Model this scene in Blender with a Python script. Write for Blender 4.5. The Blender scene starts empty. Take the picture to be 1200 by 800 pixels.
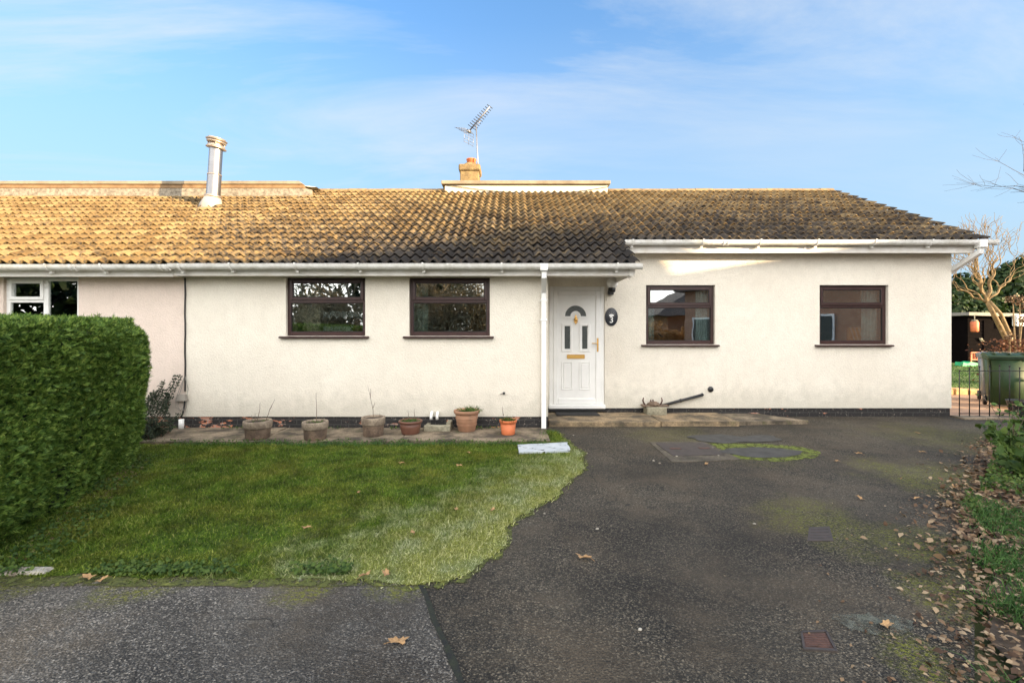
import bpy, math, random
import numpy as np
from mathutils import Vector, Matrix, noise as mnoise
rad = math.radians
random.seed(7); rng = np.random.default_rng(7)
sc = bpy.context.scene
col = sc.collection
F = 542.0; HY = 387.0; CH = 1.5

def P(px, py, Y):
    """photo measurement -> world point on the vertical plane at depth Y"""
    return Vector(((px-600)/F*Y, Y, CH+(HY-py)/F*Y))
def G(px, py, z=0.0):
    """photo measurement -> point on the ground plane"""
    Y = F*(CH-z)/(py-HY)
    return ((px-600)/F*Y, Y)

# ------------------------------------------------------------------ materials
def nmat(name):
    m = bpy.data.materials.new(name); m.use_nodes = True
    nt = m.node_tree; nt.nodes.clear()
    out = nt.nodes.new('ShaderNodeOutputMaterial')
    b = nt.nodes.new('ShaderNodeBsdfPrincipled')
    nt.links.new(b.outputs[0], out.inputs[0])
    return m, nt, b, out
class NB:
    """small node builder"""
    def __init__(s, nt): s.nt = nt
    def n(s, t, **k):
        x = s.nt.nodes.new(t)
        for a, v in k.items(): setattr(x, a, v)
        return x
    def l(s, a, b): s.nt.links.new(a, b)
    def coord(s, scale=(1, 1, 1), rot=(0, 0, 0), kind='Object', loc=(0, 0, 0)):
        c = s.n('ShaderNodeNewGeometry' if kind == 'Object' else 'ShaderNodeTexCoord'); m = s.n('ShaderNodeMapping')
        if kind == 'Object': kind = 'Position'      # textures are laid out in metres of the place itself
        m.inputs['Scale'].default_value = scale; m.inputs['Rotation'].default_value = rot
        m.inputs['Location'].default_value = loc
        s.l(c.outputs[kind], m.inputs[0]); return m.outputs[0]
    def noise(s, vec, scale, detail=4, rough=.6, dist=0):
        x = s.n('ShaderNodeTexNoise'); x.inputs['Scale'].default_value = scale
        x.inputs['Detail'].default_value = detail; x.inputs['Roughness'].default_value = rough
        x.inputs['Distortion'].default_value = dist
        s.l(vec, x.inputs['Vector']); return x.outputs['Fac']
    def vor(s, vec, scale, feature='F1', out='Color'):
        x = s.n('ShaderNodeTexVoronoi', feature=feature); x.inputs['Scale'].default_value = scale
        s.l(vec, x.inputs['Vector']); return x.outputs[out]
    def ramp(s, f, stops, interp='LINEAR'):
        r = s.n('ShaderNodeValToRGB'); r.color_ramp.interpolation = interp
        e = r.color_ramp.elements
        while len(e) < len(stops): e.new(.5)
        for i, (p, c) in enumerate(stops):
            e[i].position = p
            if not hasattr(c, '__len__'): c = (c, c, c)
            e[i].color = (*c, 1)
        s.l(f, r.inputs[0]); return r.outputs[0]
    def mix(s, f, a, b, mode='MIX'):
        x = s.n('ShaderNodeMix', data_type='RGBA', blend_type=mode)
        for i, v in ((0, f), (6, a), (7, b)):
            if isinstance(v, (int, float)): x.inputs[i].default_value = v
            elif isinstance(v, tuple): x.inputs[i].default_value = (*v, 1)
            else: s.l(v, x.inputs[i])
        return x.outputs[2]
    def math(s, op, a, b=0.0, c=0.0):
        x = s.n('ShaderNodeMath', operation=op)
        for i, v in enumerate((a, b, c)):
            if isinstance(v, (int, float)): x.inputs[i].default_value = v
            else: s.l(v, x.inputs[i])
        return x.outputs[0]
    def bump(s, h, b, strength=.5, dist=.01):
        x = s.n('ShaderNodeBump'); x.inputs['Strength'].default_value = strength
        x.inputs['Distance'].default_value = dist
        s.l(h, x.inputs['Height']); s.l(x.outputs[0], b.inputs['Normal']); return x
    def island(s):
        return s.n('ShaderNodeNewGeometry').outputs['Random Per Island']

def simple(name, c, rough=.5, metal=0, var=.12, vscale=6, bump=0, bscale=80, c2=None, spec=None):
    m, nt, b, _ = nmat(name); N = NB(nt)
    v = N.coord()
    f = N.noise(v, vscale, 6, .65)
    c2 = c2 or tuple(x*(1-var*3) for x in c)
    N.l(N.ramp(f, [(.3, c2), (.62, c)]), b.inputs['Base Color'])
    b.inputs['Roughness'].default_value = rough; b.inputs['Metallic'].default_value = metal
    if spec is not None: b.inputs['Specular IOR Level'].default_value = spec
    if bump:
        N.bump(N.noise(v, bscale, 3), b, bump, .004)
    return m

def foliage(name, stops, rough=.6, trans=.25, noise_scale=2.0, nmixf=.5):
    m, nt, b, out = nmat(name); N = NB(nt)
    f = N.island(); v = N.coord()
    n1 = N.noise(v, noise_scale, 3)
    f2 = N.math('ADD', N.math('MULTIPLY', f, 1-nmixf), N.math('MULTIPLY', n1, nmixf))
    c = N.ramp(f2, stops)
    N.l(c, b.inputs['Base Color']); b.inputs['Roughness'].default_value = rough
    b.inputs['Specular IOR Level'].default_value = .25
    if trans:
        t = N.n('ShaderNodeBsdfTranslucent'); N.l(c, t.inputs[0])
        mx = N.n('ShaderNodeMixShader'); mx.inputs[0].default_value = trans
        N.l(b.outputs[0], mx.inputs[1]); N.l(t.outputs[0], mx.inputs[2]); N.l(mx.outputs[0], out.inputs[0])
    return m

M = {}
def render_mat(name, base, dirt):
    m, nt, b, _ = nmat(name); N = NB(nt); v = N.coord()
    big = N.noise(v, .9, 5, .6); fine = N.noise(v, 55, 3, .7); mid = N.noise(v, 7, 5, .6)
    c = N.mix(N.ramp(big, [(.35, 0.), (.7, 1.)]), base, dirt)
    c = N.mix(N.math('MULTIPLY', N.ramp(mid, [(.45, 0.), (.75, 1.)]), .35), c, tuple(x*.86 for x in dirt))
    c = N.mix(N.math('MULTIPLY', N.ramp(fine, [(.35, 1.), (.55, 0.)]), .22), c, tuple(x*.6 for x in dirt))
    # rain-splash staining along the foot of the wall, and streaks running down
    sx = N.n('ShaderNodeSeparateXYZ'); N.l(N.coord(), sx.inputs[0])
    st = N.noise(N.coord(scale=(7, 7, .5)), 1.0, 4)
    c = N.mix(N.math('MULTIPLY', N.ramp(st, [(.5, 0.), (.75, 1.)]), .06), c, (.45, .42, .34))
    zz = N.math('ADD', sx.outputs[2], N.math('MULTIPLY', mid, -.5))
    c = N.mix(N.math('MULTIPLY', N.ramp(zz, [(.0, 1.), (.35, 0.)]), .5), c, (.45, .43, .36))
    N.l(c, b.inputs['Base Color']); b.inputs['Roughness'].default_value = .9
    b.inputs['Specular IOR Level'].default_value = .2
    N.bump(N.math('ADD', N.noise(v, 60, 3, .7), N.math('MULTIPLY', N.vor(v, 45, out='Distance'), .6)), b, .55, .012)
    return m
M['wall'] = render_mat('cream_roughcast', (.83, .78, .68), (.76, .70, .60))
M['wall_pink'] = render_mat('pinkish_roughcast', (.78, .66, .58), (.71, .60, .52))

def plinth_mat():
    m, nt, b, _ = nmat('flaking_black_plinth'); N = NB(nt)
    br = N.n('ShaderNodeTexBrick'); N.l(N.coord(rot=(rad(90), 0, 0)), br.inputs[0])
    br.inputs['Scale'].default_value = 1; br.inputs['Brick Width'].default_value = .225; br.inputs['Row Height'].default_value = .075
    br.inputs['Mortar Size'].default_value = .006
    br.inputs['Color1'].default_value = (.55, .2, .1, 1); br.inputs['Color2'].default_value = (.42, .2, .14, 1); br.inputs['Mortar'].default_value = (.4, .36, .3, 1)
    v = N.coord(); sx = N.n('ShaderNodeSeparateXYZ'); N.l(v, sx.inputs[0])
    n = N.noise(N.coord(scale=(1, 1, 2.2)), 4.5, 7, .68)
    # more paint has flaked off towards the left end
    bias = N.ramp(N.math('MULTIPLY_ADD', sx.outputs[0], .08, .5), [(.08, .10), (.3, .03), (.6, -.02)])
    f = N.ramp(N.math('ADD', n, bias), [(.625, 0.), (.645, 1.)])
    c = N.mix(f, (.014, .013, .013), br.outputs[0])
    n2 = N.noise(v, 30, 5, .7)
    c = N.mix(N.ramp(n2, [(.60, 0.), (.67, 1.)]), c, (.24, .20, .17))
    c = N.mix(N.math('MULTIPLY', br.outputs['Fac'], .25), c, (.16, .15, .14))
    N.l(c, b.inputs['Base Color']); b.inputs['Roughness'].default_value = .75
    h = N.math('ADD', N.math('MULTIPLY', br.outputs['Fac'], -1.0), N.math('MULTIPLY', n, .6))
    N.bump(h, b, .7, .01)
    return m
M['plinth'] = plinth_mat()

def tile_mat():
    m, nt, b, _ = nmat('lichened_sunlit_gold_tile'); N = NB(nt); v = N.coord()
    sx = N.n('ShaderNodeSeparateXYZ'); N.l(v, sx.inputs[0])
    isl = N.island()
    base = N.ramp(isl, [(0, (.024, .021, .019)), (.5, (.036, .031, .027)), (1, (.056, .047, .039))])
    lich = N.noise(v, 9, 6, .7)
    reg = N.noise(v, .45, 3)
    # ochre lichen plus painted-in sunlit gold, thick on the left, thin on the right
    sun_xr = N.math('MULTIPLY_ADD', sx.outputs[0], -.008, -.02)
    shade_zr = N.math('MULTIPLY_ADD', sx.outputs[2], .12, -.41)  # less gold low on the right: shaded band painted into the tiles
    shade_zr = N.math('MULTIPLY', shade_zr, N.ramp(N.math('MULTIPLY_ADD', sx.outputs[0], .1, .8), [(.3, .1), (.62, 1.)]))
    sun_xr = N.math('ADD', sun_xr, N.ramp(N.math('MULTIPLY_ADD', sx.outputs[0], .1, .8), [(.2, .09), (.62, 0.)]))
    f = N.math('ADD', N.math('ADD', lich, sun_xr), N.math('ADD', shade_zr, N.math('MULTIPLY', N.math('SUBTRACT', reg, .5), .25)))
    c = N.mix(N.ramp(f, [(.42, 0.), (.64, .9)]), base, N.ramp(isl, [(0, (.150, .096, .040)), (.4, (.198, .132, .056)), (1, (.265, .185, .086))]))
    sp = N.noise(v, 42, 4, .7)
    c = N.mix(N.ramp(sp, [(.66, 0.), (.72, .8)]), c, (.27, .26, .22))
    c = N.mix(N.ramp(N.noise(v, 26, 5, .7), [(.6, 0.), (.72, .7)]), c, (.035, .04, .018))
    N.l(c, b.inputs['Base Color']); b.inputs['Roughness'].default_value = .92
    b.inputs['Specular IOR Level'].default_value = .15
    N.bump(N.noise(v, 90, 4, .7), b, .5, .006)
    return m
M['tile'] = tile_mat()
M['ridge'] = simple('ridge_tile', (.30, .2, .09), .9, c2=(.12, .08, .045), vscale=8, bump=.5)
M['white'] = simple('white_upvc', (.86, .855, .83), .35, var=.03, vscale=3)
M['gutter'] = simple('weathered_white_gutter', (.82, .81, .78), .4, c2=(.58, .56, .50), vscale=7)
M['fascia'] = simple('white_painted_fascia', (.78, .76, .72), .5, var=.05, vscale=5, c2=(.66, .62, .55))
M['soffit'] = simple('cream_soffit', (.66, .60, .52), .7, var=.05)
M['rosewood'] = simple('rosewood_upvc', (.044, .019, .017), .36, var=.1, vscale=9)
M['gasket'] = simple('black_gasket', (.012, .012, .012), .5)
M['black'] = simple('black_plastic', (.018, .018, .02), .4)
M['brass'] = simple('brass', (.72, .43, .13), .28, 1, var=.05)
M['steel'] = simple('galvanised_steel', (.27, .27, .28), .42, 1, var=.05)
M['flue_rust'] = simple('stained_steel', (.5, .42, .34), .45, .8, var=.12)
M['lead'] = simple('pale_flashing', (.34, .31, .27), .7, var=.08, bump=.3)
M['mortar'] = simple('pebbly_mortar', (.30, .26, .20), .95, c2=(.09, .075, .055), vscale=14, bump=1, bscale=45)
M['room'] = simple('room_wall', (.72, .66, .54), .9)
M['curtain_cream'] = simple('cream_cloth', (.78, .68, .52), .9)
M['curtain_blue'] = simple('pale_blue_cloth', (.72, .86, .86), .9)
M['curtain_green'] = simple('pale_green_cloth', (.55, .66, .58), .9)
M['lace'] = simple('grey_lace', (.75, .77, .77), .9, vscale=40, var=.2)
M['globe'] = simple('opal_glass', (.9, .89, .87), .18, var=.04)
M['card'] = simple('orange_cardboard', (.85, .38, .10), .8)
M['terracotta'] = simple('terracotta', (.36, .19, .11), .85, c2=(.25, .14, .085), vscale=9, bump=.3)
M['orange_pot'] = simple('orange_plastic_pot', (.62, .17, .06), .6, var=.05)
M['brown_pot'] = simple('brown_plastic_pot', (.16, .07, .045), .5, var=.08)
M['soil'] = simple('dark_soil', (.045, .03, .02), .95, bump=.8, bscale=60)
M['twig'] = simple('grey_brown_twig', (.16, .115, .08), .85)
M['hazel'] = simple('golden_brown_bark', (.27, .185, .085), .85, c2=(.12, .08, .04), vscale=14, bump=.4)
M['bark'] = simple('dark_bark', (.09, .07, .052), .9, bump=.6, bscale=30)
M['palebark'] = simple('pale_brown_bark', (.36, .29, .19), .9, bump=.6, bscale=30)
M['bin'] = simple('green_bin_plastic', (.015, .047, .013), .6, var=.1, vscale=5)
M['grey_bin'] = simple('grey_blue_plastic', (.16, .19, .24), .5)
M['iron'] = simple('black_ironwork', (.012, .011, .011), .55)
M['rust'] = simple('rusty_iron', (.11, .055, .04), .8, c2=(.05, .028, .022), vscale=30, bump=.5)
M['manhole'] = simple('dull_iron', (.062, .048, .042), .75, c2=(.035, .03, .027), vscale=14, bump=.5)
M['shed'] = simple('dark_creosote_board', (.006, .0045, .0045), .9, spec=.03)
M['shedroof'] = simple('felt_edge', (.34, .30, .25), .9)
M['orange'] = simple('orange_plastic', (.75, .2, .08), .6)
M['brightgreen'] = simple('bright_green_plastic', (.05, .5, .18), .5)
M['timber'] = simple('weathered_timber', (.26, .16, .075), .8, c2=(.14, .08, .035), vscale=5)
M['capping'] = simple('pale_felt_capping', (.27, .225, .155), .85, c2=(.17, .135, .09), vscale=4)
M['boxwhite'] = simple('cream_painted_board', (.66, .62, .50), .7, var=.03)
M['felt'] = simple('roof_felt', (.10, .10, .10), .95)
M['antenna'] = simple('dull_aluminium', (.30, .30, .31), .45, .7)

def conc_mat(name, a, b2, moss=.35, scale=3.0):
    m, nt, b, _ = nmat(name); N = NB(nt); v = N.coord()
    n = N.noise(v, scale, 7, .65); f = N.noise(v, 45, 4, .7)
    c = N.ramp(n, [(.40, b2), (.60, a)])
    c = N.mix(N.ramp(f, [(.35, .5), (.6, 0.)]), c, tuple(x*.5 for x in b2))
    c = N.mix(N.math('MULTIPLY', N.ramp(N.noise(v, scale*2.3, 5, .7), [(.55, 0.), (.7, 1.)]), moss), c, (.07, .08, .02))
    N.l(c, b.inputs['Base Color']); b.inputs['Roughness'].default_value = .9
    N.bump(N.math('ADD', f, n), b, .5, .01)
    return m
M['concrete'] = conc_mat('dirty_concrete', (.30, .235, .16), (.06, .048, .034), .6)
M['step'] = conc_mat('sandy_concrete', (.38, .275, .16), (.085, .068, .046), .45, 3.2)
M['stone_pot'] = conc_mat('buff_stone', (.36, .29, .21), (.19, .145, .105), .1, 8)
M['stone_pot_low'] = conc_mat('brown_stained_stone', (.25, .175, .12), (.13, .09, .065), .1, 8)
M['kerb'] = conc_mat('pale_kerb_stone', (.5, .46, .38), (.24, .2, .15), .4, 4)
M['gully'] = conc_mat('lichened_concrete', (.36, .33, .24), (.22, .2, .14), .3, 9)
M['bluebrick'] = simple('peachy_paving', (.40, .26, .17), .9, c2=(.25, .16, .11), vscale=5, bump=.4)
M['chimney'] = conc_mat('ochre_lichened_render', (.30, .21, .09), (.15, .10, .045), .25, 5)

def asphalt(name, dark, light, moss_on=True, patches=()):
    m, nt, b, _ = nmat(name); N = NB(nt); v = N.coord()
    cell = N.n('ShaderNodeSeparateColor'); N.l(N.vor(v, 135), cell.inputs[0])
    agg = N.ramp(cell.outputs[0], [(0, dark), (.45, tuple(x*1.5 for x in dark)), (.8, light), (.94, tuple(x*1.7 for x in light)), (1, tuple(x*2.8 for x in light))])
    big = N.noise(v, 1.1, 6, .6)
    c = N.mix(N.ramp(big, [(.38, .0), (.68, .5)]), agg, tuple(x*.95 for x in light))
    fade = N.ramp(N.noise(N.coord(loc=(3, 9, 0)), .7, 6, .6), [(.33, .55), (.67, 1.5)])
    c = N.mix(N.ramp(N.noise(N.coord(loc=(7, 2, 0)), 1.6, 6, .65), [(.46, 0.), (.66, .6)]), c, (.088, .066, .042))
    wp = N.n('ShaderNodeVectorMath', operation='ADD'); N.l(v, wp.inputs[0]); ns_ = N.n('ShaderNodeTexNoise'); ns_.inputs['Scale'].default_value = 2.2; N.l(v, ns_.inputs['Vector']); N.l(ns_.outputs['Color'], wp.inputs[1])
    crk = N.n('ShaderNodeTexVoronoi', feature='DISTANCE_TO_EDGE'); crk.inputs['Scale'].default_value = .62; N.l(wp.outputs[0], crk.inputs['Vector'])
    cm = N.math('MULTIPLY', N.ramp(crk.outputs[0], [(.0, 1.), (.007, 0.)]), N.ramp(N.noise(N.coord(loc=(1, 3, 0)), 1.3, 3), [(.48, 0.), (.56, .8)]))
    c = N.mix(cm, c, (.012, .011, .009))
    c = N.mix(1.0, c, fade, 'MULTIPLY')
    if moss_on:
        sp = N.math('MULTIPLY', N.ramp(N.noise(v, 46, 6, .85), [(.46, 0.), (.56, 1.)]), N.ramp(N.noise(v, 7, 5, .7), [(.36, .25), (.54, 1.)]))
        sx = N.n('ShaderNodeSeparateXYZ'); N.l(v, sx.inputs[0])
        tot = None
        for (x, y, r, k) in patches:
            dx = N.math('SUBTRACT', sx.outputs[0], x); dy = N.math('SUBTRACT', sx.outputs[1], y)
            d = N.math('SQRT', N.math('ADD', N.math('MULTIPLY', dx, dx), N.math('MULTIPLY', dy, dy)))
            d = N.math('ADD', d, N.math('MULTIPLY', N.math('SUBTRACT', N.noise(v, 2.6, 4), .5), r*1.7))
            w = N.math('MULTIPLY', N.ramp(N.math('DIVIDE', d, r), [(.45, 1.), (1., 0.)]), k)
            tot = w if tot is None else N.math('MAXIMUM', tot, w)
        c = N.mix(N.math('MULTIPLY', tot, sp), c, (.15, .155, .012))
    N.l(c, b.inputs['Base Color']); b.inputs['Roughness'].default_value = .82
    b.inputs['Specular IOR Level'].default_value = .35
    N.bump(N.math('ADD', N.vor(v, 95, out='Distance'), N.noise(v, 30, 4)), b, .8, .012)
    return m

def glass_mat():
    m, nt, b, out = nmat('window_glass'); N = NB(nt); nt.nodes.remove(b)
    g = N.n('ShaderNodeBsdfGlossy'); g.inputs['Roughness'].default_value = 0.0
    g.inputs['Color'].default_value = (.95, .97, .96, 1)
    t = N.n('ShaderNodeBsdfTransparent'); t.inputs[0].default_value = (.86, .9, .88, 1)
    fr = N.n('ShaderNodeFresnel'); fr.inputs[0].default_value = 1.52
    f = N.math('MULTIPLY_ADD', fr.outputs[0], 1.0, .34)
    bp = N.n('ShaderNodeBump'); bp.inputs['Strength'].default_value = .12; bp.inputs['Distance'].default_value = .004
    N.l(N.noise(N.coord(), 3.5, 1), bp.inputs['Height']); N.l(bp.outputs[0], g.inputs['Normal'])
    mx = N.n('ShaderNodeMixShader'); N.l(f, mx.inputs[0]); N.l(t.outputs[0], mx.inputs[1]); N.l(g.outputs[0], mx.inputs[2])
    N.l(mx.outputs[0], out.inputs[0]); return m
M['glass'] = glass_mat()
M['obscure'] = simple('obscure_glass', (.055, .065, .06), .12, vscale=60, c2=(.02, .025, .022), bump=1.0, bscale=90)

def brick_mat(name, c1, c2, mort, w=.225, h=.075):
    m, nt, b, _ = nmat(name); N = NB(nt)
    c = N.n('ShaderNodeTexCoord'); sx = N.n('ShaderNodeSeparateXYZ'); N.l(c.outputs['Object'], sx.inputs[0])
    cb = N.n('ShaderNodeCombineXYZ'); N.l(N.math('ADD', sx.outputs[0], sx.outputs[1]), cb.inputs[0]); N.l(sx.outputs[2], cb.inputs[1])
    br = N.n('ShaderNodeTexBrick'); N.l(cb.outputs[0], br.inputs[0])
    br.inputs['Scale'].default_value = 1; br.inputs['Brick Width'].default_value = w; br.inputs['Row Height'].default_value = h
    br.inputs['Mortar Size'].default_value = .008
    br.inputs['Color1'].default_value = (*c1, 1); br.inputs['Color2'].default_value = (*c2, 1); br.inputs['Mortar'].default_value = (*mort, 1)
    N.l(br.outputs[0], b.inputs['Base Color']); b.inputs['Roughness'].default_value = .85
    N.bump(N.math('MULTIPLY', br.outputs['Fac'], -1.), b, .5, .01)
    return m
M['brick'] = brick_mat('red_brown_brick', (.40, .19, .11), (.46, .25, .15), (.3, .27, .22))
M['slatroof'] = brick_mat('plain_roof_tile', (.06, .045, .04), (.085, .06, .05), (.02, .02, .02), .25, .16)

# foliage
M['hedge_leaf'] = foliage('conifer_spray', [(.15, (.012, .034, .006)), (.40, (.075, .145, .024)), (.62, (.17, .27, .045)), (.82, (.36, .43, .09))], trans=.2, noise_scale=14, nmixf=.5)
M['hedge_core'] = simple('hedge_inside', (.010, .018, .005), .95)
M['ivy'] = foliage('dark_ivy_leaf', [(.2, (.008, .020, .006)), (.5, (.018, .038, .010)), (.85, (.05, .08, .02))], noise_scale=1)
M['coton'] = foliage('cotoneaster_leaf', [(.2, (.014, .022, .014)), (.5, (.035, .05, .03)), (.85, (.09, .11, .06))], noise_scale=8)
M['dryleaf'] = foliage('dead_leaf', [(.12, (.05, .028, .016)), (.35, (.12, .068, .036)), (.62, (.22, .14, .075)), (.9, (.42, .31, .19))], trans=.1, noise_scale=6, nmixf=.25)
M['oakleaf'] = simple('tan_oak_leaf', (.42, .25, .11), .75, c2=(.20, .115, .05), vscale=25)
M['tuft'] = foliage('long_grass_blade', [(.15, (.02, .05, .012)), (.5, (.05, .12, .025)), (.8, (.11, .21, .05)), (.95, (.25, .25, .1))], noise_scale=4)
M['weed'] = foliage('weed_leaf', [(.15, (.02, .045, .01)), (.45, (.05, .095, .018)), (.75, (.11, .16, .03)), (.95, (.25, .25, .07))], noise_scale=4)
M['plant'] = foliage('plant_leaf', [(.2, (.03, .07, .015)), (.6, (.08, .15, .03)), (.9, (.2, .24, .08))], noise_scale=9)
M['redshrub'] = foliage('russet_leaf', [(.2, (.06, .022, .012)), (.6, (.15, .06, .03)), (.9, (.26, .12, .05))], noise_scale=3)

def lawn_mat(name, tips, ground=False):
    """lawn colours: green, olive, and the pale frosted moss towards the drive corner"""
    m, nt, b, out = nmat(name); N = NB(nt); v = N.coord()
    sx = N.n('ShaderNodeSeparateXYZ'); N.l(v, sx.inputs[0])
    r = N.noise(N.coord(scale=(1, 1, 0)), 130, 2) if ground else N.island()
    big = N.noise(N.coord(scale=(1, 1, 0)), 1.7, 5, .65)
    mid = N.noise(N.coord(scale=(1, 1, 0), loc=(5, 2, 0)), 5.5, 4, .65)
    g = N.ramp(r, [(.1, (.036, .075, .007)), (.5, (.095, .165, .016)), (.85, (.17, .245, .03)), (1, (.29, .30, .09))])
    ol = N.ramp(r, [(.1, (.10, .12, .01)), (.6, (.21, .22, .03)), (1, (.34, .31, .08))])
    c = N.mix(N.ramp(big, [(.44, 0.), (.64, .65)]), g, ol)
    c = N.mix(1.0, c, N.ramp(N.noise(N.coord(scale=(1, 1, 0), loc=(9, 1, 0)), 3.6, 6, .7), [(.36, .55), (.62, 1.25)]), 'MULTIPLY')
    pale = N.ramp(r, [(.1, (.17, .19, .04)), (.5, (.36, .38, .10)), (1, (.60, .58, .30))])
    frost = N.ramp(r, [(.1, (.13, .18, .06)), (.5, (.30, .35, .16)), (1, (.62, .62, .44))])
    # distance from the drive corner line: pale mossy strip follows the worn edge of the lawn
    e = N.math('ADD', N.math('MULTIPLY', sx.outputs[0], .80), N.math('MULTIPLY', sx.outputs[1], -.60))
    e = N.math('ADD', e, N.math('MULTIPLY', N.math('SUBTRACT', mid, .5), 1.1))
    c = N.mix(N.ramp(N.math('MULTIPLY_ADD', e, .25, 1.0), [(.22, 0.), (.46, .95)]), c, pale)
    fr = N.math('MULTIPLY', N.ramp(N.math('MULTIPLY_ADD', e, .25, 1.0), [(.14, 0.), (.30, 1.), (.55, 1.), (.64, 0.)]),
                N.ramp(N.noise(N.coord(scale=(1, 1, 0), loc=(1, 7, 0)), 3.2, 4, .6), [(.45, 0.), (.66, .75)]))
    c = N.mix(fr, c, frost)
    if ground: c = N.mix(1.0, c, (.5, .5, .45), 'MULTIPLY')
    N.l(c, b.inputs['Base Color']); b.inputs['Roughness'].default_value = .7
    b.inputs['Specular IOR Level'].default_value = .2
    if not ground:
        t = N.n('ShaderNodeBsdfTranslucent'); N.l(c, t.inputs[0])
        mx = N.n('ShaderNodeMixShader'); mx.inputs[0].default_value = .25
        N.l(b.outputs[0], mx.inputs[1]); N.l(t.outputs[0], mx.inputs[2]); N.l(mx.outputs[0], out.inputs[0])
    return m
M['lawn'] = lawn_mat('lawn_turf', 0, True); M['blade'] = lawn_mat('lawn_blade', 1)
M['farlawn'] = simple('far_grass', (.13, .17, .03), .9, c2=(.07, .11, .02), vscale=1.5, bump=.8, bscale=30)
M['stain'] = None
M['moss'] = simple('green_moss', (.10, .11, .018), .95, c2=(.045, .055, .012), vscale=18, bump=.8, bscale=70)
M['tarpatch'] = simple('smooth_tar_patch', (.060, .058, .053), .85, c2=(.030, .028, .025), vscale=7, bump=.5, bscale=70)
M['tarjoint'] = simple('black_tar_joint', (.010, .010, .008), .85, c2=(.022, .026, .010), vscale=20, bump=.6)

# ------------------------------------------------------------------ objects
def parent_origin(p):
    o = Vector((0, 0, 0))
    while p is not None:
        o += p.location; p = p.parent
    return o
def link(o, parent=None):
    col.objects.link(o)
    if parent is not None: o.parent = parent
    return o
def tag(o, label=None, cat=None, group=None, kind=None):
    if label: o['label'] = label
    if cat: o['category'] = cat
    if group: o['group'] = group
    if kind: o['kind'] = kind
    return o
def thing(name, label, cat, loc=(0, 0, 0), group=None):
    o = bpy.data.objects.new(name, None); o.location = loc; o.empty_display_size = .1
    link(o); return tag(o, label, cat, group)

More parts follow.
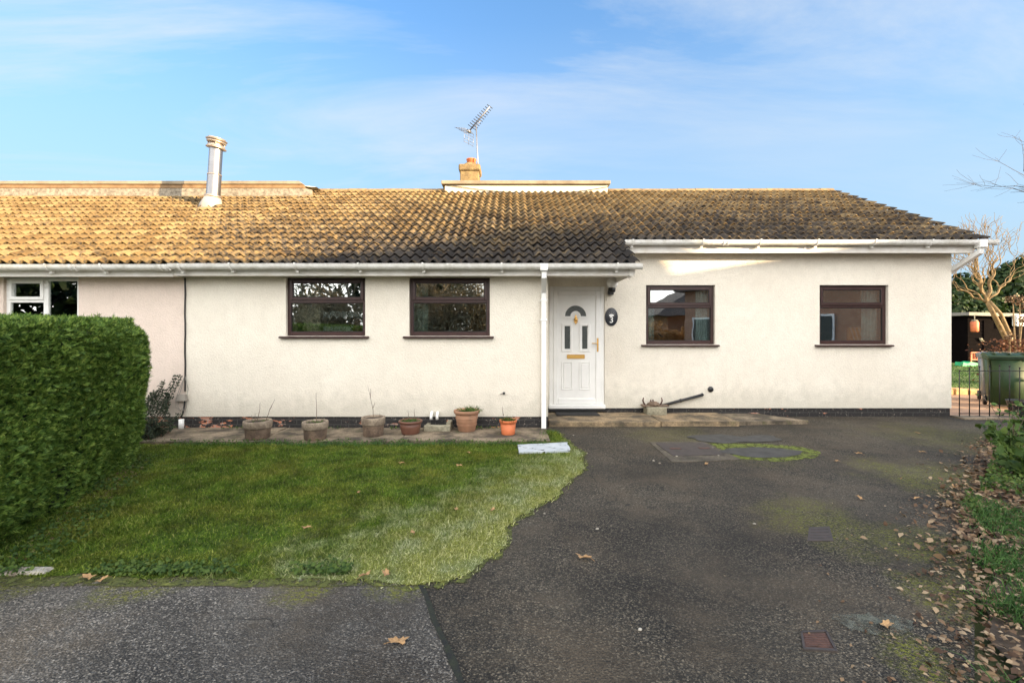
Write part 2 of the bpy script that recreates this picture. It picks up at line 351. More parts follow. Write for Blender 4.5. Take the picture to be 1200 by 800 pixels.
class MB:
    def __init__(s): s.v = []; s.f = []; s.sm = []
    def add(s, vs, fs, smooth=False):
        n = len(s.v); s.v += [tuple(x) for x in vs]
        s.f += [tuple(i+n for i in f) for f in fs]; s.sm += [smooth]*len(fs); return s
    def box(s, x0, x1, y0, y1, z0, z1):
        v = [(x, y, z) for z in (z0, z1) for y in (y0, y1) for x in (x0, x1)]
        return s.add(v, [(0, 2, 3, 1), (4, 5, 7, 6), (0, 1, 5, 4), (2, 6, 7, 3), (0, 4, 6, 2), (1, 3, 7, 5)])
    def bbox(s, x0, x1, y0, y1, z0, z1, b=.004):
        """box with chamfered edges"""
        xs, ys, zs = (x0, x0+b, x1-b, x1), (y0, y0+b, y1-b, y1), (z0, z0+b, z1-b, z1)
        import bmesh
        bm = bmesh.new(); bmesh.ops.create_cube(bm, size=1)
        for q in bm.verts: q.co = Vector(((x0+x1)/2+q.co.x*(x1-x0), (y0+y1)/2+q.co.y*(y1-y0), (z0+z1)/2+q.co.z*(z1-z0)))
        bmesh.ops.bevel(bm, geom=bm.edges[:], offset=b, segments=1, affect='EDGES')
        bm.verts.index_update()
        s.add([q.co[:] for q in bm.verts], [[q.index for q in f.verts] for f in bm.faces]); bm.free(); return s
    def quad(s, a, b, c, d): return s.add([a, b, c, d], [(0, 1, 2, 3)])
    def prism(s, poly, axis, a, b):
        """poly: 2-D outline; extruded along axis from a to b. axis x: (y,z); y: (x,z); z: (x,y)"""
        def mk(p, t):
            return {'x': (t, p[0], p[1]), 'y': (p[0], t, p[1]), 'z': (p[0], p[1], t)}[axis]
        n = len(poly); vs = [mk(p, a) for p in poly]+[mk(p, b) for p in poly]
        fs = [tuple(range(n)), tuple(range(2*n-1, n-1, -1))]+[(i, (i+1) % n, n+(i+1) % n, n+i) for i in range(n)]
        return s.add(vs, fs)
    def tube(s, pts, r, seg=8, cap=True, smooth=True):
        pts = [Vector(p) for p in pts]; rs = r if hasattr(r, '__len__') else [r]*len(pts)
        vs = []; fs = []; up = None
        for i, p in enumerate(pts):
            d = (pts[min(i+1, len(pts)-1)]-pts[max(i-1, 0)])
            if d.length < 1e-9: d = Vector((0, 0, 1))
            d.normalize()
            if up is None:
                up = d.orthogonal().normalized()
            up = (up-d*up.dot(d))
            if up.length < 1e-6: up = d.orthogonal()
            up.normalize(); sd = d.cross(up)
            for k in range(seg):
                a = 2*math.pi*k/seg
                vs.append(p+(up*math.cos(a)+sd*math.sin(a))*rs[i])
        for i in range(len(pts)-1):
            for k in range(seg):
                a, b = i*seg+k, i*seg+(k+1) % seg
                fs.append((a, b, b+seg, a+seg))
        if cap: fs += [tuple(range(seg-1, -1, -1)), tuple(range((len(pts)-1)*seg, len(pts)*seg))]
        return s.add(vs, fs, smooth)
    def lathe(s, prof, c=(0, 0, 0), seg=28, axis='z', smooth=True, sx=1.0):
        """prof: list of (r, h)"""
        vs = []; fs = []
        for r, h in prof:
            for k in range(seg):
                a = 2*math.pi*k/seg; x, y = r*math.cos(a)*sx, r*math.sin(a)
                q = {'z': (x, y, h), 'y': (x, h, y), 'x': (h, x, y)}[axis]
                vs.append((c[0]+q[0], c[1]+q[1], c[2]+q[2]))
        for i in range(len(prof)-1):
            for k in range(seg):
                a, b = i*seg+k, i*seg+(k+1) % seg
                fs.append((a, b, b+seg, a+seg))
        fs += [tuple(range(seg-1, -1, -1)), tuple(range((len(prof)-1)*seg, len(prof)*seg))]
        return s.add(vs, fs, smooth)
    def build(s, name, mat, parent=None, label=None, cat=None, group=None, kind=None, loc=None):
        org = parent_origin(parent)
        if loc is not None: org = org+Vector(loc)
        me = bpy.data.meshes.new(name)
        me.from_pydata([(x-org.x, y-org.y, z-org.z) for x, y, z in s.v], [], s.f)
        me.polygons.foreach_set('use_smooth', s.sm)
        me.materials.append(M[mat] if isinstance(mat, str) else mat)
        me.update()
        import bmesh
        bm = bmesh.new(); bm.from_mesh(me); bmesh.ops.recalc_face_normals(bm, faces=bm.faces[:]); bm.to_mesh(me); bm.free()
        o = bpy.data.objects.new(name, me)
        if loc is not None: o.location = loc
        link(o, parent); return tag(o, label, cat, group, kind)

def npmesh(name, verts, faces_flat, nper, mat, parent=None, smooth=False, **k):
    """fast mesh from numpy; every face has nper corners"""
    me = bpy.data.meshes.new(name); org = parent_origin(parent)
    verts = np.asarray(verts, dtype=np.float32).reshape(-1, 3)-np.array(org, dtype=np.float32)
    nf = len(faces_flat)//nper
    me.vertices.add(len(verts)); me.vertices.foreach_set('co', verts.ravel())
    me.loops.add(nf*nper); me.loops.foreach_set('vertex_index', np.asarray(faces_flat, dtype=np.int32))
    me.polygons.add(nf); me.polygons.foreach_set('loop_start', np.arange(nf, dtype=np.int32)*nper)
    if smooth: me.polygons.foreach_set('use_smooth', np.ones(nf, dtype=bool))
    me.update(calc_edges=True); me.materials.append(M[mat])
    o = bpy.data.objects.new(name, me); link(o, parent); return tag(o, **k)

def norm(a): return a/np.maximum(np.linalg.norm(a, axis=-1, keepdims=True), 1e-9)
def blades(base, dirs, length, width, bend=.4):
    """thin two-segment blades: 5 verts, quad + tri -> all as tris"""
    n = len(base); side = norm(np.cross(dirs, rng.normal(size=(n, 3))))
    droop = norm(dirs+rng.normal(size=(n, 3))*.3+np.array([0, 0, -bend]))
    L = length[:, None]; W = width[:, None]/2
    mid = base+dirs*L*.5; tip = mid+droop*L*.55
    v = np.stack([base-side*W, base+side*W, mid+side*W*.85, mid-side*W*.85, tip], 1)
    idx = np.array([0, 1, 2, 0, 2, 3, 3, 2, 4])
    f = (np.arange(n)[:, None]*5+idx[None]).ravel()
    return v.reshape(-1, 3), f
def leafquads(c, nrm, size, aspect=1.6, jitter=.9, fold=.25):
    """leaf-shaped folded faces: 6 verts (tip, base, 2+2 sides) as 4 tris"""
    n = len(c); nn = norm(nrm+rng.normal(size=(n, 3))*jitter)
    t = norm(np.cross(nn, rng.normal(size=(n, 3)))); s = np.cross(nn, t)
    S = size[:, None]; a = t*S*aspect/2; b = s*S/2; up = nn*S*fold
    v = np.stack([c-a, c-a*.2+b+up, c+a*.35+b*.75+up, c+a, c+a*.35-b*.75+up, c-a*.2-b+up], 1)
    idx = np.array([0, 1, 5, 1, 2, 4, 1, 4, 5, 2, 3, 4])
    f = (np.arange(n)[:, None]*6+idx[None]).ravel()
    return v.reshape(-1, 3), f

def inpoly(x, y, poly):
    c = np.zeros(len(x), bool); n = len(poly)
    for i in range(n):
        x0, y0 = poly[i]; x1, y1 = poly[(i+1) % n]
        m = ((y0 > y) != (y1 > y))
        with np.errstate(divide='ignore', invalid='ignore'):
            xi = (x1-x0)*(y-y0)/((y1-y0) if y1 != y0 else 1e-9)+x0
        c ^= m & (x < xi)
    return c
def smooth_poly(pts, it=2):
    for _ in range(it):
        o = []
        for i in range(len(pts)):
            a, b = pts[i], pts[(i+1) % len(pts)]
            o += [(a[0]*.75+b[0]*.25, a[1]*.75+b[1]*.25), (a[0]*.25+b[0]*.75, a[1]*.25+b[1]*.75)]
        pts = o
    return pts
def patchy(name, stops, sc0, sc1, thr):
    m_, nt, b, out = nmat(name); N = NB(nt); v = N.coord()
    N.l(N.ramp(N.noise(v, sc0, 5), stops), b.inputs[0]); b.inputs['Roughness'].default_value = .95
    N.bump(N.noise(v, 60, 4), b, .8, .01)
    t = N.n('ShaderNodeBsdfTransparent'); mx = N.n('ShaderNodeMixShader')
    N.l(N.ramp(N.noise(v, sc1, 6, .75), thr), mx.inputs[0]); N.l(t.outputs[0], mx.inputs[1]); N.l(b.outputs[0], mx.inputs[2]); N.l(mx.outputs[0], out.inputs[0]); return m_
M['mossring0'] = patchy('edge_moss', [(.3, (.04, .045, .012)), (.6, (.10, .11, .02)), (.75, (.2, .2, .04))], 20, 16, [(.42, 0.), (.52, 1.)])
M['stain'] = patchy('pale_cement_stain', [(.3, (.08, .085, .06)), (.6, (.16, .165, .13))], 20, 9, [(.42, 0.), (.6, .75)])
# ------------------------------------------------------------------ main dimensions
D1, D2 = 7.0, 8.03               # front wall planes: projecting left part, recessed right part
XL, XP, XC, XR = -4.935, .545, 1.84, 7.63   # party line, corner of projection, end of porch roof, right gable
SL = .52; EAVE1, EAVE2, RIDGE, BACK = 6.70, 7.74, 11.5, 16.0
def rz(Y): return SL*Y-1.024      # roof plane
WT = .28

def wall_open(B, x0, x1, Y, z0, z1, holes, t=WT):
    xs = sorted({x0, x1, *[h[0] for h in holes], *[h[1] for h in holes]})
    zs = sorted({z0, z1, *[h[2] for h in holes], *[h[3] for h in holes]})
    for i in range(len(xs)-1):
        for j in range(len(zs)-1):
            cx, cz = (xs[i]+xs[i+1])/2, (zs[j]+zs[j+1])/2
            if any(h[0] < cx < h[1] and h[2] < cz < h[3] for h in holes): continue
            for y in (Y, Y+t):
                B.quad((xs[i], y, zs[j]), (xs[i+1], y, zs[j]), (xs[i+1], y, zs[j+1]), (xs[i], y, zs[j+1]))
    for h in holes:
        a, b, c, d = h
        B.quad((a, Y, c), (a, Y+t, c), (a, Y+t, d), (a, Y, d)); B.quad((b, Y, c), (b, Y+t, c), (b, Y+t, d), (b, Y, d))
        B.quad((a, Y, c), (b, Y, c), (b, Y+t, c), (a, Y+t, c)); B.quad((a, Y, d), (b, Y, d), (b, Y+t, d), (a, Y+t, d))
    return B

# openings measured on the wall planes
def hole(px0, px1, py0, py1, Y):
    a, b = P(px0, py1, Y), P(px1, py0, Y); return (a.x, b.x, a.z, b.z)
W1 = hole(335, 428, 322, 393.5, D1); W2 = hole(479.5, 574, 322, 393.5, D1)
W1 = (W1[0], W1[1], W1[2], 2.30); W2 = (W2[0], W2[1], W2[2], 2.30)
W3 = hole(757, 838, 334, 403.5, D2); W4 = hole(960.5, 1041, 334, 403.5, D2)
DR = hole(643.6, 708.6, 335.5, 478, D2)
WN = hole(4, 92, 322, 415, D1); WN = (WN[0], WN[1], WN[2], 2.30)

house = thing('bungalow', 'cream rendered bungalow with brown windows, white front door and a brown tiled roof', 'house', (1.3, D2, 0))
nhouse = thing('neighbouring_bungalow', 'pinkish rendered attached bungalow behind the hedge, with white window and steel flue', 'house', (-9, D1, 0))

# walls
B = MB(); wall_open(B, XL, XP, D1, .195, 2.305, [W1, W2])
B.box(XP-WT, XP, D1+WT, D2, .195, 2.305)
B.quad((XP, D1, .195), (XP, D1+WT, .195), (XP, D1+WT, 2.305), (XP, D1, 2.305))
wall_open(B, XP, XR, D2, .18, 2.83, [W3, W4, DR]); B.quad((XR, D2, .18), (XR, D2+WT, .18), (XR, D2+WT, 2.83), (XR, D2, 2.83))
B.prism([(D2+WT, .18), (BACK-.3, .18), (BACK-.3, 2.45), (RIDGE, rz(RIDGE)-.06), (D2+WT, rz(D2+WT)-.06)], 'x', XR-WT, XR)
B.box(XL, XR, BACK-.3, BACK, .18, 2.4)
B.build('wall', 'wall', house)
B = MB(); wall_open(B, -14, XL-.003, D1, .195, 2.305, [WN]); B.box(-14, XL-.003, BACK-.3, BACK, .18, 2.4)
B.prism([(D1+WT, .18), (BACK-.3, .18), (BACK-.3, 2.45), (RIDGE, rz(RIDGE)-.06), (D1+WT, rz(D1+WT)-.06)], 'x', -14, -13.75)
B.build('wall', 'wall_pink', nhouse)
# bell-cast drip edge and plinths
B = MB(); B.box(XL, XP+.0, D1+.012, D1+.2, -.05, .193)
B.box(XP, DR[0], D2+.012, D2+.2, -.05, .18); B.box(DR[1], XR-.015, D2+.012, D2+.2, -.05, .178)
B.box(XR-.2, XR-.015, D2+.2, BACK-.05, -.05, .178)
B.box(XP-.2, XP-.012, D1+.2, D2+.01, -.05, .19)
B.build('plinth', 'plinth', house)
B = MB(); B.box(-14, XL, D1+.014, D1+.2, -.05, .193); B.build('plinth', 'plinth', nhouse)
# rooms behind the windows
def room(x0, x1, y0, y1, z0, z1, par):
    B = MB()
    B.quad((x0, y1, z0), (x1, y1, z0), (x1, y1, z1), (x0, y1, z1)); B.quad((x0, y0, z0), (x0, y1, z0), (x0, y1, z1), (x0, y0, z1))
    B.quad((x1, y0, z0), (x1, y1, z0), (x1, y1, z1), (x1, y0, z1)); B.quad((x0, y0, z0), (x1, y0, z0), (x1, y1, z0), (x0, y1, z0))
    B.quad((x0, y0, z1), (x1, y0, z1), (x1, y1, z1), (x0, y1, z1)); B.build('room_lining', 'room', par)
room(-4.8, XP-WT-.01, D1+WT, 10.2, .2, 2.31, house); room(1.75, XR-WT-.01, D2+WT, 11.4, .2, 2.5, house)
room(-9.5, -5.1, D1+WT, 10.2, .2, 2.31, nhouse)

# ---- roof tiles: real rolled courses
def tiles(x0, x1, yA, yB, gauge=.3, seedv=1, flat=False):
    r = random.Random(seedv); w = .155; V = []; Fc = []; c = math.cos(math.atan(SL)); sn = math.sin(math.atan(SL))
    nrow = int(round((yB-yA)/c/gauge)); g = (yB-yA)/c/nrow
    ncol = int(math.ceil((x1-x0)/(2*w))); seg = 14
    nvec = (0, -sn, c)
    for j in range(nrow):
        for i in range(ncol):
            xa = x0+i*2*w; jit = r.uniform(-.003, .004); js = r.uniform(-.004, .004); tilt = r.uniform(-.002, .002)
            xb = min(xa+2*w, x1)
            base = len(V)
            s0 = j*g-(.0 if j else .0)+js; s1 = (j+1)*g+.012
            for k in range(seg+1):
                x = xa+(xb-xa)*k/seg
                ph = ((x-x0)/w) % 1.0
                h = .056*(.5-.5*math.cos(2*math.pi*ph))**1.25
                for (s, lift) in ((s0+.07, h+.020), (s0, h+.021), (s0, h+.035), (s0+.010, h+.041), (s1, h+.002)):
                    L = lift+jit+tilt*(k-seg/2)*.4
                    V.append((x, yA+s*c+nvec[1]*L, rz(yA)+s*sn+nvec[2]*L-.02))
            for k in range(seg):
                a = base+k*5
                for q in range(4): Fc += [a+q, a+q+5, a+q+6, a+q+1]
    return V, Fc
def roof(name_parent, x0, x1, yA, seedv):
    V, Fc = tiles(x0, x1, yA, RIDGE-.03, seedv=seedv); return V, Fc
V, Fc = roof(house, XL, XC-.0, EAVE1, 3)
V2, F2 = roof(house, XC+.0, 7.97, EAVE2, 4)
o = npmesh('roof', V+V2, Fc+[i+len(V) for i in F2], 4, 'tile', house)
roof_main = o
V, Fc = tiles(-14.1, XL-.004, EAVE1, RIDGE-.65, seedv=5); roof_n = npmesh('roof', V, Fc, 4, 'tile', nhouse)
# decking under the tiles and the rear slopes
B = MB()
def slab(x0, x1, ya, yb, dz0=-.025, dz1=-.06):
    B.prism([(ya, rz(ya)+dz0), (yb, rz(yb)+dz0), (yb, rz(yb)+dz1), (ya, rz(ya)+dz1)], 'x', x0, x1)
slab(XL, XC-.02, EAVE1+.03, RIDGE); slab(XC-.019, 7.93, EAVE2+.03, RIDGE)
B.prism([(RIDGE, rz(RIDGE)+.0), (16.4, rz(RIDGE)-SL*4.9), (16.4, rz(RIDGE)-SL*4.9-.08), (RIDGE, rz(RIDGE)-.08)], 'x', XL, 7.95)
B.build('roof_deck', 'felt', roof_main)
B = MB(); slab(-14.05, XL-.01, EAVE1+.03, RIDGE)
B.prism([(RIDGE, rz(RIDGE)+.0), (16.4, rz(RIDGE)-SL*4.9), (16.4, rz(RIDGE)-SL*4.9-.08), (RIDGE, rz(RIDGE)-.08)], 'x', -14.05, XL-.01)
B.build('roof_deck', 'felt', roof_n)
# ridge tiles
B = MB(); x = XL+.02
while x < 7.85:
    if -1.75 < x < 2.0: x = 2.33; B.build('ridge', 'ridge', roof_main); B = MB()
    L = .44; zc = rz(RIDGE)-.035+random.uniform(-.006, .006); x1_ = min(x+L, 7.95)
    arc = [(RIDGE+.125*math.cos(a), zc+.095*math.sin(a)) for a in [math.pi*k/10 for k in range(11)]]
    B.prism(arc+[(RIDGE-.1, zc-.02), (RIDGE+.1, zc-.02)], 'x', x, x1_-.012); x += L
B.build('ridge', 'ridge', roof_main)
# verge undercloak + bargeboard on the right gable and the porch end
B = MB(); B.prism([(EAVE2+.02, rz(EAVE2)-.045), (RIDGE, rz(RIDGE)-.045), (RIDGE, rz(RIDGE)-.19), (EAVE2+.02, rz(EAVE2)-.19)], 'x', 7.90, 7.925); B.build('bargeboard', 'fascia', house); B = MB()
B.prism([(EAVE1+.03, rz(EAVE1)-.045), (D2-.003, rz(D2)-.045), (D2-.003, 2.31), (EAVE1+.03, 2.31)], 'x', XC-.075, XC-.05)
B.build('bargeboard', 'fascia', house)
# fascias
ZF1, ZF2 = 2.295, 2.80
B = MB(); B.box(XL+.0, XC-.078, EAVE1+.04, EAVE1+.062, ZF1, rz(EAVE1)-.03)
B.box(XC-.135, XC-.078, EAVE1+.037, EAVE1+.03-.01, ZF1-.004, 2.42)
B.box(XC+.01, 7.75, EAVE2+.03, EAVE2+.052, ZF2, rz(EAVE2)-.03)
for x in (-2.0, .4): B.box(x-.03, x+.03, EAVE1+.036, EAVE1+.04, ZF1-.002, 2.40)
B.box(4.9, 4.96, EAVE2+.026, EAVE2+.03, ZF2-.002, 2.93)
B.build('fascia', 'fascia', house)
B = MB(); B.box(-14.1, XL-.004, EAVE1+.036, EAVE1+.058, ZF1-.012, rz(EAVE1)-.03); B.build('fascia', 'fascia', nhouse)
B = MB(); B.quad((XL, EAVE1+.05, 2.306), (XC-.08, EAVE1+.05, 2.306), (XC-.08, D1+.02, 2.306), (XL, D1+.02, 2.306))
B.quad((XP-.1, EAVE1+.06, 2.47), (XC-.08, EAVE1+.06, 2.47), (XC-.08, D2, 2.47), (XP-.1, D2, 2.47))
B.box(XP-.28, XP+.0, D1+WT, D2-.002, 2.3, 2.52); B.box(XP-.28, XP, D1+.021, D1+WT, 2.307, 2.5)
B.quad((XP, EAVE2+.045, 2.828), (7.9, EAVE2+.045, 2.828), (7.9, D2+.02, 2.828), (XP, D2+.02, 2.828))
B.prism([(XC-.19, 2.306), (XC-.078, 2.306), (XC-.11, 2.25)], 'y', EAVE1+.07, EAVE1+.09)
B.build('soffit', 'soffit', house)
B = MB(); B.quad((-14.1, EAVE1+.05, 2.30), (XL, EAVE1+.05, 2.30), (XL, D1+.1, 2.30), (-14.1, D1+.1, 2.30)); B.build('soffit', 'soffit', nhouse)

# gutters: half-round with brackets and unions
def gutter(par, x0, x1, Y, Zt, brs, unions, r=.056, ends=(True, True), drop=0.0):
    prof = [(Y+r*math.cos(a), Zt+r*1.25*math.sin(a)) for a in [math.pi+math.pi*k/12 for k in range(13)]]
    inner = [(Y+(r-.004)*math.cos(a), Zt+(r-.004)*1.25*math.sin(a)) for a in [2*math.pi-math.pi*k/12 for k in range(13)]]
    lip = [(prof[0][0]-.006, Zt), (prof[0][0]-.006, Zt+.008), (prof[0][0]+.004, Zt+.008)]
    B = MB(); B.prism(lip[::-1]+prof+inner, 'x', x0, x1)
    for e, xx in zip(ends, (x0, x1)):
        if e:
            big = [(Y+(r+.006)*math.cos(a), Zt+(r+.006)*1.25*math.sin(a)) for a in [math.pi+math.pi*k/12 for k in range(13)]]
            B.prism(big+[(Y+r+.006, Zt+.01), (Y-r-.006, Zt+.01)], 'x', xx-.014, xx+.006)
    g = B.build('gutter', 'gutter', par)
    for x in brs:
        C = MB(); big = [(Y+(r+.009)*math.cos(a), Zt+(r+.009)*1.25*math.sin(a)) for a in [math.pi*1.0+math.pi*k/12 for k in range(13)]]
        sm = [(Y+(r+.001)*math.cos(a), Zt+(r+.001)*1.25*math.sin(a)) for a in [2*math.pi-math.pi*k/12 for k in range(13)]]
        C.prism(big+sm, 'x', x-.012, x+.012); C.box(x-.012, x+.012, Y-r-.012, Y-r-.002, Zt-.005, Zt+.018)
        C.box(x-.02, x+.02, Y+r*.5, Y+r+.012, Zt-.11, Zt-.03)
        C.build('gutter_bracket', 'gutter', g)
    for x in unions:
        C = MB(); big = [(Y+(r+.010)*math.cos(a), Zt+(r+.010)*1.25*math.sin(a)) for a in [math.pi+math.pi*k/12 for k in range(13)]]
        sm = [(Y+(r+.002)*math.cos(a), Zt+(r+.002)*1.25*math.sin(a)) for a in [2*math.pi-math.pi*k/12 for k in range(13)]]
        for q in (-.045, .02): C.prism(big+sm, 'x', x+q, x+q+.025)
        C.build('gutter_union', 'gutter', g)
    return g
gx = lambda px, Y: (px-600)/F*Y
GY1, GY2 = EAVE1-.06, EAVE2-.06
gutter(house, XL+.03, XC+.02, GY1, 2.445, [gx(p, GY1) for p in (271, 347, 421, 496, 588, 723)], [gx(528, GY1)], ends=(False, True))
gutter(nhouse, -14.1, XL+.03, GY1, 2.432, [gx(p, GY1) for p in (57, 121, 212)], [gx(88, GY1), gx(193, GY1)], ends=(False, False))
gutter(house, XC+.04, 8.03, GY2, 2.985, [gx(p, GY2) for p in (741, 823, 890, 957, 1024, 1090)], [gx(850, GY2)])

# downpipes
def downpipe(par, pts, w=.034, clips=()):
    B = MB()
    pts = [Vector(p) for p in pts]
    for a, b in zip(pts[:-1], pts[1:]):
        B.tube([a, b], w*1.25, 4, smooth=False)
    o = B.build('downpipe', 'white', par)
    return o
def sqpipe(par, pts, w=.034, name='downpipe', joints=()):
    """square section pipe running in the x=const or general plane"""
    B = MB(); V = []; n = len(pts)
    pts = [Vector(p) for p in pts]
    for i, p in enumerate(pts):
        d = (pts[min(i+1, n-1)]-pts[max(i-1, 0)]).normalized()
        sx_ = Vector((1, 0, 0)) if abs(d.x) < .5 else Vector((0, 1, 0))
        sd = (sx_-d*sx_.dot(d)).normalized(); up = d.cross(sd)
        for a, b in ((-1, -1), (1, -1), (1, 1), (-1, 1)): V.append(p+sd*w*a+up*w*b)
    fs = [(3, 2, 1, 0), tuple(4*(n-1)+k for k in range(4))]
    for i in range(n-1):
        for k in range(4): fs.append((i*4+k, i*4+(k+1) % 4, i*4+4+(k+1) % 4, i*4+4+k))
    B.add(V, fs); o = B.build(name, 'white', par)
    for z in joints:
        C = MB(); p = pts[-1]; C.bbox(p.x-w-.006, p.x+w+.006, p.y-w-.006, p.y+w+.006, z-.02, z+.02, .003); C.box(p.x-w-.02, p.x+w+.02, p.y+.02, p.y+.05, z-.012, z+.012)
        C.build('pipe_clip', 'white', o)
    return o
xp = gx(637, 6.94)
sqpipe(house, [(gx(637.5, GY1), GY1, 2.40), (gx(637.5, GY1), GY1, 2.27), (xp, 6.92, 2.06), (xp, 6.92, .04)], joints=(1.95, 1.66))
B = MB(); xg = gx(637.5, GY1); B.bbox(xg-.055, xg+.055, GY1-.068, GY1+.05, 2.352, 2.45, .006); B.build('gutter_outlet', 'white', house)
ox = gx(1149, GY2)
B = MB(); B.bbox(ox-.06, ox+.06, GY2-.065, GY2+.055, 2.87, 3.0, .006); B.build('gutter_outlet', 'white', house)
sqpipe(house, [(ox, GY2, 2.90), (ox-.005, GY2, 2.80), (XR+.06, D2+.16, 2.50), (XR+.06, D2+.3, 2.36), (XR+.06, D2+.3, .05)], w=.036)

# ---- flat-roofed boxes on the ridge
YM = 11.22
a, b = P(519, 212, YM), P(712, 226, YM)
zt = P(0, 211.5, YM-.07).z
B = MB(); B.box(a.x+.05, b.x, YM, 15, 4.3, zt-.09); bx = B.build('flat_roof_box', 'boxwhite', house, label='cream flat roofed box on the ridge')
B = MB(); B.bbox(a.x-.03, b.x+.06, YM-.08, 15.1, zt-.085, zt, .01); B.build('roof_edge', 'capping', bx)
B = MB()
for (p0, p1, sag) in (((520, 216), (620, 227), .03), ((620, 227), (712, 219), .05)):
    q0, q1 = P(*p0, YM-.03), P(*p1, YM-.03)
    B.tube([q0.lerp(q1, t)-Vector((0, 0, sag*math.sin(math.pi*t))) for t in [k/8 for k in range(9)]], .009, 4)
B.build('cable', 'black', bx)
# chimney
c0 = P(539, 211, 12.6); c1 = P(562, 188, 12.6)
B = MB(); B.bbox(c0.x, c1.x-.02, 12.6, 13.15, 4.4, c1.z-.28, .02); ch = B.build('chimney', 'chimney', house)
B = MB(); B.bbox(c0.x-.035, c1.x+.02, 12.56, 13.19, c1.z-.28, c1.z-.10, .03)
B.lathe([(.24, c1.z-.11), (.22, c1.z-.05), (.15, c1.z)], ((c0.x+c1.x)/2, 12.87, 0), 14); B.build('chimney_cap', 'chimney', ch)
B = MB(); B.lathe([(.12, c1.z-.06), (.125, c1.z+.09), (.14, c1.z+.1), (.14, c1.z+.125), (.11, c1.z+.13), (.09, c1.z+.05)], ((c0.x+c1.x)/2+.02, 12.87, 0), 18); B.build('chimney_pot', 'orange_pot', ch)

# left roof box (neighbour)
YB = RIDGE-.63
zt = P(0, 212.5, YB).z; xe = gx(352, YB)
B = MB(); B.box(-14.05, xe+.02, YB+.04, 14, 4.3, zt-.16); nb = B.build('flat_roof_box', 'gully', nhouse, label='long low flat roofed box with brown timber edge')
B = MB(); B.prism([(-14.05, zt-.155), (xe+.12, zt-.155), (xe+.05, zt-.07), (-14.05, zt-.07)], 'y', YB+.0, YB+.05); B.build('timber_edge', 'timber', nb)
B = MB(); B.prism([(-14.1, zt-.068), (xe+.06, zt-.068), (xe-.02, zt), (-14.1, zt)], 'y', YB-.03, 14.1); B.build('roof_edge', 'capping', nb)
# mortar fillet + raking abutment at the right end
B = MB(); B.prism([(-14.05, zt-.42), (xe+.27, zt-.42), (xe+.27, zt-.2), (xe+.1, zt-.158), (-14.05, zt-.158)], 'y', YB+.012, YB+.038)
B.build('mortar_flashing', 'mortar', nb)
B = MB(); 
B.prism([(xe+.0, zt-.07), (xe+.07, zt-.07), (xe+.34, rz(RIDGE)-.06), (xe+.2, rz(RIDGE)-.06)], 'y', YB+.1, YB+.4)
B.build('end_trim', 'boxwhite', nb)

# flue
fb = P(249, 243, 10.0); ft = P(254, 163, 10.0)
def fl(t): return fb.lerp(ft, t)
B = MB(); B.tube([fl(.12), fl(.47)], .135, 24, False); B.tube([fl(.47), fl(.90)], .128, 24, False); flue = B.build('flue', 'steel', nhouse)
B = MB(); B.tube([fl(.47)-Vector((0, 0, .01)), fl(.47)+Vector((0, 0, .015))], .139, 24); B.build('flue_band', 'flue_rust', flue)
B = MB(); B.tube([fl(.14), fl(.17)], .16, 24); B.build('flue_band', 'flue_rust', flue)
B = MB(); B.tube([fb+Vector((-.03, 0, -.15)), fb+Vector((-.02, 0, .03)), fl(.15)], [.25, .225, .15], 24); B.box(fb.x-.33, fb.x+.3, fb.y-.36, fb.y-.2, fb.z-.19, fb.z-.13); B.build('flue_flashing', 'lead', flue)
tl = Vector((.03, -.0, 0))
for t, r0, r1 in ((.85, .19, .14), (.91, .135, .135), (.985, .2, .17)): pass
dirv = (ft-fb).normalized()
def disc(B, c, r, h, tilt=(.16, -.05)):
    d = (Vector((tilt[0], tilt[1], 1))).normalized(); B.tube([c-d*h/2, c+d*h/2], r, 28)
B = MB(); disc(B, fl(.865), .195, .018); disc(B, fl(.865)+Vector((0, 0, .03)), .17, .04); disc(B, fl(.95), .185, .03); disc(B, fl(.98), .205, .014); disc(B, fl(1.0), .17, .02)
for k in range(4):
    a_ = k*math.pi/2+.5; q = Vector((.15*math.cos(a_), .15*math.sin(a_), 0)); B.tube([fl(.87)+q, fl(.97)+q], .012, 6)
disc(B, fl(.91), .12, .12)
B.build('flue_cowl', 'flue_rust', flue)

